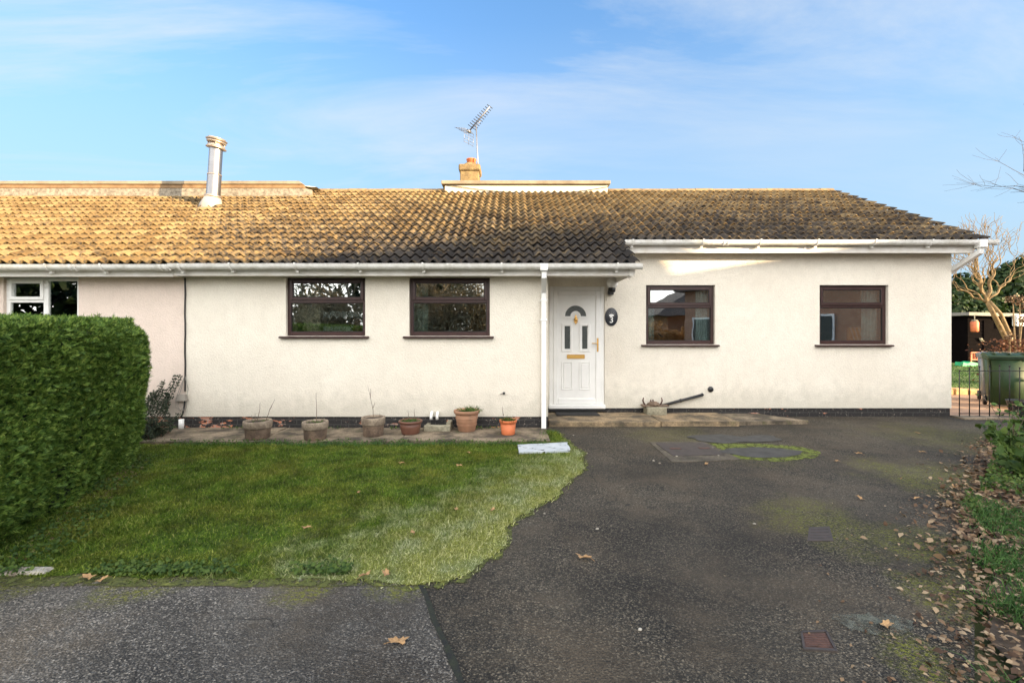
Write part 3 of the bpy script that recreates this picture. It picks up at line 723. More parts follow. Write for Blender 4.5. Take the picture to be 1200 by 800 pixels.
# ---- windows
def pane(B, x0, x1, z0, z1, y): B.box(x0, x1, y, y+.005, z0, z1)
def brown_window(h, Y, ztr, mat='rosewood', label=None):
    x0, x1, z0, z1 = h; y0 = Y+.055; fw = .052; d = .06
    B = MB()
    B.bbox(x0, x0+fw, y0, y0+d, z0, z1); B.bbox(x1-fw, x1, y0, y0+d, z0, z1)
    B.bbox(x0+fw, x1-fw, y0+.001, y0+d, z0, z0+fw+.01); B.bbox(x0+fw, x1-fw, y0+.001, y0+d, z1-fw, z1)
    B.bbox(x0+fw, x1-fw, y0+.001, y0+d, ztr-.028, ztr+.022)
    w = B.build('window', mat, house, label)
    # opener sash standing proud of the frame
    B = MB(); a, b, c, e = x0+fw-.012, x1-fw+.012, ztr+.012, z1-fw+.018; s = .046; yy = y0-.018
    B.bbox(a, a+s, yy, yy+.05, c, e, .006); B.bbox(b-s, b, yy, yy+.05, c, e, .006)
    B.bbox(a+s, b-s, yy+.001, yy+.05, c, c+s, .006); B.bbox(a+s, b-s, yy+.001, yy+.05, e-s, e, .006)
    B.build('opener', mat, w)
    B = MB(); g = .008
    for (p, q, r_, t, yq) in ((a+s, b-s, c+s, e-s, yy+.012), (x0+fw, x1-fw, z0+fw+.01, ztr-.028, y0+.016)):
        B.box(p, p+g, yq, yq+.006, r_, t); B.box(q-g, q, yq, yq+.006, r_, t); B.box(p+g, q-g, yq, yq+.006, r_, r_+g); B.box(p+g, q-g, yq, yq+.006, t-g, t)
    B.build('gasket', 'gasket', w)
    B = MB(); pane(B, a+s-.003, b-s+.003, c+s-.003, e-s+.003, yy+.02); B.build('pane', 'glass', w)
    B = MB(); pane(B, x0+fw-.003, x1-fw+.003, z0+fw+.007, ztr-.025, y0+.024); B.build('pane', 'glass', w)
    B = MB(); B.prism([(Y-.055, z0-.034), (Y-.055, z0-.014), (Y-.04, z0-.008), (y0+.03, z0+.004), (y0+.03, z0-.034)], 'x', x0-.085, x1+.06)
    B.build('sill', mat, w)
    return w
brown_window(W1, D1, P(0, 352.5, D1).z); brown_window(W2, D1, P(0, 352.5, D1).z)
brown_window(W3, D2, P(0, 358.5, D2).z); brown_window(W4, D2, P(0, 358.5, D2).z)
# white neighbour window
x0, x1, z0, z1 = WN; y0 = D1+.04; xm = P(50, 0, D1).x; zm = P(0, 352, D1).z
B = MB(); fw = .06
for (a, b, c, e) in ((x0, x0+fw, z0, z1), (x1-fw, x1, z0, z1), (xm-.03, xm+.045, z0, z1)): B.bbox(a, b, y0, y0+.06, c, e)
B.bbox(x0+fw, xm-.03, y0, y0+.06, z1-.04, z1); B.bbox(xm+.045, x1-fw, y0, y0+.06, z1-.05, z1); B.bbox(x0+fw, x1-fw, y0, y0+.06, z0, z0+fw)
B.bbox(x0+fw, xm-.03, y0+.001, y0+.06, zm-.03, zm+.02)
w = B.build('window', 'white', nhouse)
B = MB(); a, b, c, e = x0+.045, xm-.02, zm+.01, z1-.035; s = .05
B.bbox(a, a+s, y0-.018, y0+.03, c, e, .006); B.bbox(b-s, b, y0-.018, y0+.03, c, e, .006); B.bbox(a+s, b-s, y0-.017, y0+.03, c, c+s, .006); B.bbox(a+s, b-s, y0-.017, y0+.03, e-s, e, .006)
B.build('opener', 'white', w)
for (p, q, r_, t) in ((a+s, b-s, c+s, e-s), (x0+fw, xm-.03, z0+fw, zm-.03), (xm+.045, x1-fw, z0+fw, z1-.05)):
    B = MB(); pane(B, p-.003, q+.003, r_-.003, t+.003, y0+.02); B.build('pane', 'glass', w)
B = MB(); B.bbox(x0-.06, x1+.06, D1-.05, y0+.03, z0-.04, z0-.003); B.build('sill', 'white', w)

# ---- front door
x0, x1, z0, z1 = DR; y0 = D2+.02
dp = lambda px, py: P(px, py, D2+.04)
B = MB(); fw = .075
B.bbox(x0, x0+fw, y0, y0+.07, z0+.06, z1, .008); B.bbox(x1-fw, x1, y0, y0+.07, z0+.06, z1, .008); B.bbox(x0+fw, x1-fw, y0+.001, y0+.07, z1-fw, z1, .008)
B.bbox(x0-.012, x1+.012, y0-.05, y0+.07, z0-.01, z0+.06, .01)
fr_ = MB
door = B.build('door', 'white', house)
B = MB(); dx0, dx1, dz0, dz1 = x0+fw-.006, x1-fw+.006, z0+.062, z1-fw+.006; yl = y0-.012
B.box(dx0, dx1, yl+.03, yl+.06, dz0, dz1)                          # leaf slab
s = .085
B.bbox(dx0, dx0+s, yl, yl+.031, dz0, dz1, .009); B.bbox(dx1-s, dx1, yl, yl+.031, dz0, dz1, .009)
B.bbox(dx0+s, dx1-s, yl+.001, yl+.031, dz0, dz0+s+.02, .009); B.bbox(dx0+s, dx1-s, yl+.001, yl+.031, dz1-s, dz1, .009)
ppx0, ppx1 = dx0+s, dx1-s; ppz0, ppz1 = dz0+s+.02, dz1-s
B.box(ppx0, ppx1, yl+.018, yl+.031, ppz0, ppz1)
leaf = B.build('door_leaf', 'white', door)
def frame_rect(B, a, b, c, e, w, y, d=.010):
    B.bbox(a, a+w, y, y+d+.008, c, e, .004); B.bbox(b-w, b, y, y+d+.008, c, e, .004); B.bbox(a+w, b-w, y+.0005, y+d+.008, c, c+w, .004); B.bbox(a+w, b-w, y+.0005, y+d+.008, e-w, e, .004)
B = MB(); yf = yl+.004
for (pa, pb, pc, pd) in ((658, 671, 412, 379), (678.5, 691.5, 412, 379)):
    q0, q1 = dp(pa, pc), dp(pb, pd); frame_rect(B, q0.x, q1.x, q0.z, q1.z, .042, yf)
for (pa, pb, pc, pd) in ((658, 671, 456.5, 423.5), (678.5, 691.5, 456.5, 423.5)):
    q0, q1 = dp(pa, pc), dp(pb, pd); frame_rect(B, q0.x, q1.x, q0.z, q1.z, .018, yf+.002); B.bbox(q0.x+.032, q1.x-.032, yf+.005, yf+.02, q0.z+.032, q1.z-.032, .008)
ac = dp(674.3, 370.5)
def arch(r0, r1, za, n=18):
    outer = [(ac.x+r1*math.cos(t), za+r1*math.sin(t)) for t in [math.pi*k/n for k in range(n+1)]]
    inner = [(ac.x+r0*math.cos(t), za+r0*math.sin(t)) for t in [math.pi-math.pi*k/n for k in range(n+1)]]
    return outer+inner
B.prism(arch(.185, .232, ac.z), 'y', yf, yf+.016); B.prism(arch(.055, .09, ac.z), 'y', yf+.001, yf+.016)
B.box(ac.x-.232, ac.x-.055, yf+.0015, yf+.016, ac.z-.035, ac.z); B.box(ac.x+.055, ac.x+.232, yf+.0015, yf+.016, ac.z-.035, ac.z)
B.build('moulding', 'white', leaf)
for (pa, pb, pc, pd) in ((661.6, 667.8, 408.5, 382), (682.1, 688, 408.5, 382)):
    q0, q1 = dp(pa, pc), dp(pb, pd); B = MB(); B.box(q0.x, q1.x, yf+.009, yf+.02, q0.z, q1.z); B.build('door_glass', 'obscure', leaf)
B = MB(); B.prism(arch(.09, .186, ac.z+.0), 'y', yf+.009, yf+.02); B.build('door_glass', 'obscure', leaf)
q0, q1 = dp(664.2, 420), dp(685, 415.2); B = MB(); B.bbox(q0.x, q1.x, yl-.002, yl+.02, q0.z, q1.z, .006); B.bbox(q0.x+.03, q1.x-.03, yl-.008, yl, q0.z+.018, q1.z-.012, .003); B.build('letterbox', 'brass', leaf)
kn = dp(674.6, 374.5); B = MB(); B.lathe([(.005, -.012), (.03, -.01), (.034, 0), (.03, .012)], (kn.x, yl+.0, kn.z), 14, 'y'); B.prism([(kn.x, kn.z+.09), (kn.x+.02, kn.z+.03), (kn.x+.02, kn.z-.03), (kn.x, kn.z-.09), (kn.x-.02, kn.z-.03), (kn.x-.02, kn.z+.03)], 'y', yl+.002, yl+.016)
B.tube([(kn.x+.028*math.cos(t), yl-.016, kn.z-.025+.035*math.sin(t)) for t in [math.pi+math.pi*k/10 for k in range(11)]], .006, 6); B.build('knocker', 'brass', leaf)
hd = dp(700, 404); B = MB(); B.bbox(hd.x-.014, hd.x+.014, yl-.01, yl+.004, hd.z-.12, hd.z+.12, .006)
B.tube([(hd.x, yl-.005, hd.z+.03), (hd.x, yl-.05, hd.z+.03), (hd.x-.11, yl-.055, hd.z+.028)], .009, 8); B.lathe([(.009, -.016), (.01, 0)], (hd.x, yl-.004, hd.z-.05), 10, 'y')
B.build('handle', 'brass', leaf)
B = MB(); B.box(x0-.005, x1+.005, D2-.005, D2+.2, .1, z0-.012); B.build('threshold', 'black', door)

# ---- interior things at the windows
def drape(name, label, x0, x1, z0, z1, y, mat, amp=.02, wav=.09, scallop=0.0, group=None):
    n = int((x1-x0)/.008); V = []; Fc = []
    for k in range(n+1):
        x = x0+(x1-x0)*k/n; yy = y+amp*math.sin(2*math.pi*(x-x0)/wav+.6*math.sin(x*9))
        zb = z0+scallop*abs(math.sin(math.pi*(x-x0)/.11))
        V += [(x, yy, zb), (x, yy, z1), (x, yy+.004, zb), (x, yy+.004, z1)]
    for k in range(n):
        a = k*4; Fc += [a, a+4, a+5, a+1, a+2, a+3, a+7, a+6]
    return npmesh(name, V, Fc, 4, mat, label=label, cat='curtain', group=group)
ip = lambda px, py, Y: P(px, py, Y)
yi = D1+.25
q = lambda px: gx(px, yi)
drape('curtain', 'cream curtain inside the left brown window, on its left', q(343), q(376), 1.3, 2.25, yi, 'curtain_cream')
drape('lace_valance', 'upper scalloped grey lace strip inside the left brown window', q(378), q(424), P(0, 371, yi).z-.03, P(0, 371, yi).z+.08, yi+.02, 'lace', .006, .05, .03)
drape('lace_valance', 'lower grey lace strip inside the left brown window', q(378), q(424), P(0, 386, yi).z-.06, P(0, 386, yi).z+.05, yi+.03, 'lace', .006, .05, .03)
drape('curtain', 'pale green curtain inside the brown window nearest the downpipe', q(484), q(502), 1.3, 2.25, yi, 'curtain_green')
yi2 = D2+.16; q2 = lambda px: gx(px, yi2)
drape('curtain', 'narrow pale blue curtain at left of the window beside the door', q2(758), q2(767), 1.1, 2.28, yi2, 'curtain_blue', .012, .06)
drape('curtain', 'wide pale blue curtain at right of the window beside the door', q2(815), q2(829), 1.1, 2.28, yi2, 'curtain_blue', .012, .06)
drape('curtain', 'pale blue curtain inside the far right window', q2(1009), q2(1027), 1.1, 2.28, yi2, 'curtain_blue', .012, .06)
zs = W1[2]+.03
c = P(352, 388, D1+.19)
B = MB(); B.lathe([(.02, 0), (.05, .01), (.05, .06), (.035, .075), (.035, .12), (.055, .13), (.055, .17), (.02, .2)], (c.x, c.y, zs), 16)
B.build('ornament', 'black', label='small dark ornament on the left brown window sill', cat='ornament')
c = P(419, 388, D1+.19)
B = MB(); B.lathe([(.06, 0), (.075, .04), (.065, .12), (.045, .16), (.07, .24), (.06, .245), (.04, .17)], (c.x, c.y, zs), 18)
j = B.build('jug', 'brown_pot', label='dark brown jug on the left brown window sill, at right', cat='jug')
B = MB(); B.tube([(c.x-.05, c.y, zs+.2), (c.x-.11, c.y, zs+.19), (c.x-.12, c.y, zs+.12), (c.x-.07, c.y, zs+.07)], .009, 8); B.build('handle', 'brown_pot', j)
c = P(527.5, 388, D1+.19); B = MB(); B.lathe([(.04, 0), (.048, .012), (.05, .055), (.045, .06), (.04, .02)], (c.x, c.y, zs), 18); B.build('bowl', 'white', label='little white bowl on the sill of the brown window near the downpipe', cat='bowl')
c = P(1001, 398, D2+.15); zs2 = W4[2]+.03
B = MB(); B.bbox(c.x-.12, c.x+.13, c.y, c.y+.03, zs2, zs2+.27, .02); B.build('cardboard_panel', 'card', label='orange brown card propped in the far right window', cat='card')
B = MB()
for dx in (-.1, -.03, .04): B.tube([(c.x+dx+.1, c.y-.03, zs2), (c.x+dx, c.y-.03, zs2+.3)], .006, 6)
B.build('reed_sticks', 'curtain_cream', label='pale sticks leaning inside the far right window', cat='sticks')
# ------------------------------------------------------------------ fittings on the walls
c = P(716.5, 331.5, D2-.10)
lamp = thing('wall_lamp', 'round white globe lamp on a black bracket right of the front door', 'lamp', (c.x, D2, c.z-.25))
B = MB(); B.lathe([(.001, -.098)]+[(.098*math.sin(t), -.098*math.cos(t)) for t in [math.pi*k/16 for k in range(1, 16)]]+[(.001, .098)], (c.x+.01, D2-.12, c.z), 26); B.build('globe', 'globe', lamp)
B = MB(); B.lathe([(.045, -.16), (.06, -.15), (.065, -.10), (.055, -.085)], (c.x+.005, D2-.115, c.z), 18); B.bbox(c.x-.045, c.x+.045, D2-.10, D2-.0, c.z-.2, c.z-.12, .01); B.build('bracket', 'black', lamp)
c = P(716.3, 371.3, D2)
pl = thing('house_number_plaque', 'oval dark slate house number plaque with white 3 below the globe lamp', 'sign', (c.x, D2, c.z))
pm = simple('slate', (.028, .032, .04), .35)
B = MB(); B.lathe([(.152, -.012), (.158, -.009), (.158, 0)], (c.x, D2-.004, c.z), 40, 'y', sx=.71); B.build('plate', pm, pl)
cu = bpy.data.curves.new('numeral', 'FONT'); cu.body = '3'; cu.size = .15; cu.extrude = .001; cu.align_x = 'CENTER'; cu.align_y = 'CENTER'; cu.offset = .0015
tmp = bpy.data.objects.new('numeral_outline', cu); me_ = bpy.data.meshes.new_from_object(tmp); bpy.data.objects.remove(tmp); me_.materials.clear(); me_.materials.append(M['white'])
t = bpy.data.objects.new('numeral', me_); t.location = (0, -.018, -.055); t.rotation_euler = (rad(90), 0, 0); link(t, pl)
B = MB(); B.prism([(c.x+.045*math.cos(a), c.z+.02+.03*math.sin(a)) for a in [math.pi*k/12 for k in range(13)]]+[(c.x-.02, c.z+.008), (c.x+.02, c.z+.008)], 'y', D2-.0195, D2-.0165); 
B.build('emblem', 'white', pl)
for k in range(5):
    B = MB(); a = rad(35+27.5*k); B.tube([(c.x+.058*math.cos(a), D2-.0175, c.z+.02+.045*math.sin(a)), (c.x+.07*math.cos(a), D2-.0175, c.z+.02+.062*math.sin(a))], .003, 4); B.build('emblem_ray', 'lead', pl)

# utility box with cable on the party line
cx = gx(217.5, D1)
ub = thing('cable_box', 'grey cable box with dangling wires on the wall beside the hedge', 'cable box', (cx, D1, .45))
b0, b1 = P(209, 469, D1), P(221, 461.5, D1)
B = MB(); B.prism([(b0.x, b0.z), (b1.x, b0.z), (b1.x-.015, b1.z), (b0.x+.02, b1.z)], 'y', D1-.06, D1-.002); B.build('box', 'lead', ub)
B = MB(); B.tube([(cx, D1-.012, 2.29)]+[(cx+.004*math.sin(k*1.7), D1-.012, 2.2-k*.15) for k in range(10)]+[(cx, D1-.012, .58)], .011, 6)
B.tube([(cx, D1-.012, .48), (cx-.01, D1-.015, .36), (cx-.03, D1-.02, .24), (cx-.05, D1-.03, .2)], .011, 6); B.build('cable', 'black', ub)
B = MB()
for sgn, w in ((-1, .14), (1, .12), (-1, .09)):
    B.tube([(cx-.0, D1-.015, .82), (cx+sgn*w*.5, D1-.03, .62), (cx+sgn*w*.62-.03, D1-.04, .47), (cx+sgn*w*.6-.03, D1-.04, .34), (cx+sgn*w*.2-.03, D1-.035, .29), (cx-.02, D1-.03, .34)], .0045, 5)
B.build('loop_wire', 'lead', ub)
B = MB(); q = P(212.5, 505, D1-.08); B.lathe([(.035, 0.02), (.037, .17), (.028, .172), (.028, .1)], (q.x, D1-.08, .0), 16)
B.build('pipe_stub', 'white', label='short white pipe stub standing at the wall foot below the cable box', cat='pipe')
# little outlet on the left wall, vent hole on the right wall
c = P(590.5, 460.5, D1); B = MB(); B.lathe([(.018, -.03), (.02, 0)], (c.x, D1, c.z), 12, 'y'); B.tube([(c.x, D1-.02, c.z), (c.x-.06, D1-.03, c.z-.015)], .004, 5)
B.build('tap_stub', 'black', label='tiny black pipe end poking from the cream wall above the orange pot', cat='pipe')
c = P(832.5, 456, D2); B = MB(); B.lathe([(.046, -.02), (.05, 0), (.05, .01)], (c.x, D2, c.z), 20, 'y'); B.build('wall_vent', 'black', label='round black vent on the wall right of the slanting pipe', cat='vent')
# slanting waste pipe, and the gully with curved prongs
a, b = P(772, 476, D2-.05), P(823, 462.5, D2-.05)
B = MB(); B.tube([a, b], .024, 12); B.tube([b, b+Vector((.02, .06, .0))], .026, 12)
B.tube([a.lerp(b, .5)-Vector((.01, 0, .0)), a.lerp(b, .5)+Vector((.02, 0, .006))], .03, 12)
B.build('waste_pipe', 'black', label='black waste pipe slanting up the cream wall beside the step', cat='pipe')
c = P(768, 480, D2-.15)
gl = thing('boot_scraper', 'rusty four pronged boot scraper on a concrete block by the wall', 'boot scraper', (c.x, D2-.13, .1))
B = MB(); B.bbox(c.x-.17, c.x+.17, D2-.24, D2-.02, .06, .205, .012); B.build('block', 'gully', gl)
B = MB(); B.bbox(c.x-.22, c.x+.22, D2-.2, D2-.02, .206, .228, .006)
B.lathe([(.11, 0), (.095, .03), (.05, .055), (.02, .06)], (c.x-.02, D2-.12, .229), 16)
B.build('plate', 'stone_pot_low', gl)
for (p, s) in ((754, -1), (762.5, 0), (765, 0), (775, 1)):
    q = gx(p, D2-.1); B = MB()
    hh = .13 if s else .1
    B.tube([(q+.03*(-s), D2-.11, .22), (q+.012*(-s)+.01*s, D2-.11, .26), (q+.012*s, D2-.11, .30), (q, D2-.11, .22+hh)], [.014, .014, .013, .008], 8); B.build('prong', 'rust', gl)
# gully with white pipe ends by the pots
c = P(512, 498, D1-.2)
gg = thing('drain_gully', 'buff concrete drain surround with two white pipe ends against the plinth', 'drain', (c.x, D1-.15, .03))
B = MB(); x0, x1 = gx(497, D1-.25), gx(528, D1-.25)
B.bbox(x0, x1, D1-.3, D1-.22, .03, .12, .01); B.bbox(x1-.07, x1, D1-.215, D1-.02, .03, .155, .01); B.bbox(x0, x0+.06, D1-.215, D1-.02, .03, .11, .01); B.build('surround', 'gully', gg)
for p in (505.5, 512.5):
    q = gx(p, D1-.08); B = MB(); B.tube([(q, D1-.1, .17), (q, D1-.1, .235), (q, D1-.06, .26), (q, D1+.01, .262)], .022, 12); B.build('pipe_end', 'white', gg)
B = MB(); B.box(x0+.065, x1-.075, D1-.215, D1-.03, .031, .06); B.build('grate', 'iron', gg)

# TV aerial
base = P(560, 203, 12.7); top = P(558, 148, 12.7)
ta = thing('tv_aerial', 'slanting comb shaped TV aerial on a thin pole at the chimney', 'aerial', base)
B = MB(); B.tube([base-Vector((-.02, 0, .25)), top], .018, 8); B.box(base.x-.05, base.x+.05, 12.66, 12.74, base.z-.1, base.z-.07); B.build('mast', 'antenna', ta)
a, b = P(549.5, 154, 12.9), P(574, 125, 12.5)
B = MB(); B.tube([a, b], .02, 6); B.tube([top, a.lerp(b, .25)], .018, 6); B.tube([P(556, 149, 12.7), P(564, 141, 12.7)], .008, 5); B.build('boom', 'antenna', ta)
d = (b-a).normalized(); sd = d.cross(Vector((0, 0, 1))).normalized(); up = sd.cross(d)
for k in range(11):
    p = a.lerp(b, .16+.084*k); B = MB(); w = .17-.006*k
    ax = (sd*.8+Vector((-.55, 0, .45))).normalized()
    for s_ in (-1, 1): B.tube([p-up*.0, p+ax*w*s_*.8], .011, 5)
    B.build('director', 'black', ta)
B = MB()
for s_ in (-1, 1):
    for k in range(5):
        q0 = a+up*(.04+.06*k)*s_-d*.05*k
        B.tube([q0-sd*.2, q0+sd*.2], .006, 4)
    for t_ in (-.2, 0, .2): B.tube([a+sd*t_, a+up*.3*s_-d*.22+sd*t_], .006, 4)
B.tube([a-sd*.06, a+sd*.06], .045, 8)
B.build('reflector', 'antenna', ta)

# ------------------------------------------------------------------ ground
def sheet(name, poly, z, mat, kind='structure', parent=None, sub=None, **k):
    B = MB(); B.add([(x, y, z) for x, y in poly], [tuple(range(len(poly)))])
    return B.build(name, mat, parent, kind=kind, **k)
tree_ground = simple('rough_grass', (.075, .10, .025), .95, c2=(.05, .05, .025), vscale=.6, bump=.8, bscale=20)
B = MB(); B.box(-150, 150, -150, 150, -1, -.06); B.build('ground', tree_ground, kind='structure')

patches = [(G(960, 610)[0], G(960, 610)[1], .55, .75), (G(1000, 640)[0], G(1000, 640)[1], .3, .4), (G(1100, 560)[0], G(1100, 560)[1], .8, .8), (G(1085, 640)[0], G(1085, 640)[1], .5, .7),
           (G(1075, 770)[0], G(1075, 770)[1], .22, 1.), (G(1110, 700)[0], G(1110, 700)[1], .35, .8), (6.2, 6.4, 1.2, .5), (G(880, 530)[0], G(880, 530)[1], .7, .35),
           (G(785, 510)[0], G(785, 510)[1], .8, .4)]
M['drive'] = asphalt('driveway_asphalt', (.0092, .0078, .0058), (.078, .065, .046), True, patches)
M['pave'] = asphalt('pavement_asphalt', (.030, .027, .023), (.128, .115, .096), True, [(-2.2, 2.75, .35, .9), (-3.0, 2.8, .35, .9), (-1.2, 2.72, .25, .9), (-.7, 2.7, .2, .9)])
drive_poly = [(-8, -3), (-8, D1-.3), (-5, D2+.3), (XP, D2+.02), (8.6, D2+.02), (8.9, 7.55), (7.6, 6.9), (6.4, 6.1), (4.4, 4.3), (3.2, 3.2), (2.55, 2.55), (1.9, 1.9), (1.5, 1.2), (1.2, -3)]
sheet('driveway', drive_poly, 0.0, 'drive')
j0, j1 = G(495, 690), G(540, 800)
dx = (j1[0]-j0[0])/(j0[1]-j1[1])
pave_poly = [(-9, -2.5), (j1[0]+dx*4.3, -2.33), j1, j0, (j0[0]-.01, 2.80), (-2, 2.95), (-9, 3.2)]
sheet('pavement', pave_poly, .004, 'pave')
jj = []
n = 40
L_, R_ = [], []
for k in range(n+1):
    y = j0[1]+.03-(j0[1]+.03+1.5)*k/n; xx = j0[0]+dx*(j0[1]-y); w = .016*(1+.8*mnoise.noise(Vector((y*6, 0, 3)))); o_ = .012*mnoise.noise(Vector((y*4, 5, 3)))
    L_.append((xx-w+o_, y)); R_.append((xx+w+o_, y))
B = MB(); B.add([(x, y, .008) for x, y in L_+R_], [(i, i+1, n+2+i, n+1+i) for i in range(n)]); B.build('tar_joint', 'tarjoint', kind='structure')
# far road behind the camera
sheet('road', [(-60, -9), (60, -9), (60, -3.2), (-60, -3.2)], -.03, 'pave')

# lawn: slightly mounded sheet with an irregular edge
lawn_px = [(489, 682), (520, 678), (556, 664), (582, 650), (596, 634), (592, 618), (608, 603), (636, 588), (662, 566), (685, 546), (680, 530), (667, 518), (650, 505)]
edge = [G(*p, .02) for p in lawn_px]
lawn_poly = edge+[(XP-.1, 6.9), (.4, 6.15), (-.4, 6.05), (-2, 6.02), (-5.0, 6.05), (-7.5, 6.1), (-7.5, 2.9), (-3.3, 2.83), (-2.2, 2.80), (-1.2, 2.78)]
def jag(poly, step=.05, amp=.03, f=5, f2=0):
    out = []
    for i in range(len(poly)):
        a, b = Vector(poly[i]), Vector(poly[(i+1) % len(poly)]); m = max(1, int((b-a).length/step)); nn = Vector((b.y-a.y, a.x-b.x)).normalized()
        for k in range(m):
            p = a.lerp(b, k/m); q = p+nn*amp*(mnoise.noise(Vector((p.x*f, p.y*f, 0)))*1.6); out.append((q.x, q.y))
    return out
lawn_edge = jag(jag(lawn_poly, .04, .035, 4), .02, .018, 19)
import bmesh
def lawn_h(x, y):
    return .035+.02*mnoise.noise(Vector((x*.9, y*.9, 0)))
# gridded lawn
bm = bmesh.new()
vs = [bm.verts.new((x, y, .010)) for x, y in lawn_edge]; f = bm.faces.new(vs)
bmesh.ops.triangulate(bm, faces=[f])
me = bpy.data.meshes.new('lawn'); bm.to_mesh(me); bm.free(); me.materials.append(M['lawn'])
o = bpy.data.objects.new('lawn', me); link(o); tag(o, kind='structure')
cx_, cy_ = -1.6, 4.4
B = MB(); fr2 = jag([(cx_+(x-cx_)*1.022, cy_+(y-cy_)*1.03) for x, y in lawn_edge[::6]], .03, .035, 9); fr2 = [(x, min(y, 6.9)) for x, y in fr2]
B.add([(x, y, .0065) for x, y in fr2], [tuple(range(len(fr2)))]); B.build('lawn_fringe_moss', M['mossring0'] if 'mossring0' in M else 'moss', kind='stuff', label='thin soil and moss fringe around the lawn', cat='moss')
# soil/turf body so the lawn has thickness
def scatter(poly, n):
    xs = [p[0] for p in poly]; ys = [p[1] for p in poly]
    x = rng.uniform(min(xs), max(xs), n*3); y = rng.uniform(min(ys), max(ys), n*3)
    m = inpoly(x, y, poly); return x[m][:n], y[m][:n]
def vnoise(x, y, f, s=0.0):
    return np.array([mnoise.noise(Vector((a*f+s, b*f, s))) for a, b in zip(x, y)])
x, y = scatter(lawn_edge, 300000)
x = x+np.where(rng.random(len(x)) < .35, rng.normal(size=len(x))*.035, 0); y = y+np.where(rng.random(len(y)) < .35, rng.normal(size=len(y))*.03, 0)
vis = (np.abs(x) < 1.16*y+.4) & (x > -5.6)
x, y = x[vis], y[vis]
# thin the grass under the hedge and keep it off the grey slab
slab_poly = [G(607, 524), G(665, 521), G(668, 531), G(608, 533)]
sp = [(slab_poly[0][0], slab_poly[0][1]), (slab_poly[1][0], slab_poly[1][1]), (slab_poly[2][0], slab_poly[2][1]), (slab_poly[3][0], slab_poly[3][1])]
m = ~inpoly(x, y, sp); x, y = x[m], y[m]
n = len(x)
nz = (np.sin(x*2.1+np.sin(y*3.1))*np.cos(y*2.7+np.sin(x*1.9)))
edge_e = .80*x-.60*y
short = np.clip((edge_e+2.3)/.9, 0, 1)          # mossier and shorter near the drive
L = rng.uniform(.020, .042, n)*(1+.25*nz)*(1-.5*short)*(1+.0*y)
b3 = np.stack([x, y, np.full(n, .006)], 1)
dirs = norm(rng.normal(size=(n, 3))*np.array([.55, .55, .2])+np.array([.1, 0, .8]))
V, Fc = blades(b3, dirs, L, rng.uniform(.0035, .0065, n), .35)
npmesh('grass', V, Fc, 3, 'blade', kind='stuff', label='short lawn grass, frosted and mossy near the drive', cat='grass')

# grass hanging over the edge by the downpipe and along the pots (longer tufts)
def tufts(name, pts, nper, Lr, mat, spread=.05, label=None, w=(.004, .007), up=.9, bend=.7, **k):
    c = np.repeat(np.array(pts), nper, 0); n = len(c)
    c = c+np.c_[rng.normal(size=(n, 2))*spread, np.zeros(n)]
    d = norm(np.c_[rng.normal(size=(n, 2))*.55, np.full(n, up)])
    V, Fc = blades(c, d, rng.uniform(*Lr, n), rng.uniform(*w, n), bend)
    return V, Fc
pts = [(gx(p, 6.1)+random.uniform(-.05, .05), 6.04+random.uniform(-.05, .03), .01) for p in range(214, 640, 5)]
pts += [(gx(p, 6.6), 6.6+random.uniform(-.1, .2), .01) for p in (640, 644, 648, 650)]
V, Fc = tufts('t', pts, 26, (.04, .085), 'tuft', .05)
npmesh('grass_edging', V, Fc, 3, 'tuft', kind='stuff', label='longer grass along the edge of the concrete path', cat='grass')

# moss band along the pavement edge, kerb stones at the left
B = MB()
x = -4.6; k = 0
while x < -.62:
    L = .02
    y0_ = 2.80+.012*mnoise.noise(Vector((x*7, 0, 0))); y1_ = 2.70-.03*mnoise.noise(Vector((x*3, 4, 0)))-.02*mnoise.noise(Vector((x*11, 4, 0)))
    B.quad((x, y1_, .009), (x+L, y1_, .009), (x+L, y0_, .009), (x, y0_, .009)); x += L
# (kept as one strip of moss)
B.build('moss', 'mossring0', kind='stuff', label='green moss strip where lawn meets pavement', cat='moss')
ks = [(-4.4, -3.62), (-3.60, -2.86)]
for i, (a, b) in enumerate(ks):
    B = MB(); B.bbox(a, b, 2.82, 2.90, -.05, .022+.004*(i % 2), .012); B.build('kerb_stone', 'kerb', label=['pale kerb stone running out of frame under the hedge', 'pale bare kerb stone at the hedge foot by the pavement', 'kerb stone nearly lost under ivy in front of the lawn'][i], cat='kerb', group='kerb stones along the lawn')
# weeds / ground ivy along that edge and under the hedge
def weeds(pts, size=(.012, .028), nrm=(0, -.2, 1), jit=.55, lift=.03):
    c = np.array(pts); n = len(c); c[:, 2] += rng.uniform(.0, lift, n)
    return leafquads(c, np.tile(nrm, (n, 1)).astype(float), rng.uniform(*size, n), 1.15, jit, .12)
pts = []
for k in range(5200):
    x_ = random.uniform(-4.4, -1.0); cl = mnoise.noise(Vector((x_*1.6, 3, 0)))
    if random.random() < .55+cl*1.3: pts.append((x_, 2.84+abs(random.gauss(0, .07))-.03, .012))
for k in range(2200):
    t = random.random(); x_ = -3.4-1.2*t+random.uniform(0, .45); y_ = 3.1+2.4*t+random.uniform(-.3, .1)
    if x_ < -2.6 and mnoise.noise(Vector((x_*2, y_*2, 0))) > -.2: pts.append((x_, y_, .015))
V, Fc = weeds(pts)
npmesh('ground_ivy', V, Fc, 3, 'weed', kind='stuff', label='ground ivy and weeds along the lawn edge and hedge foot', cat='weeds')

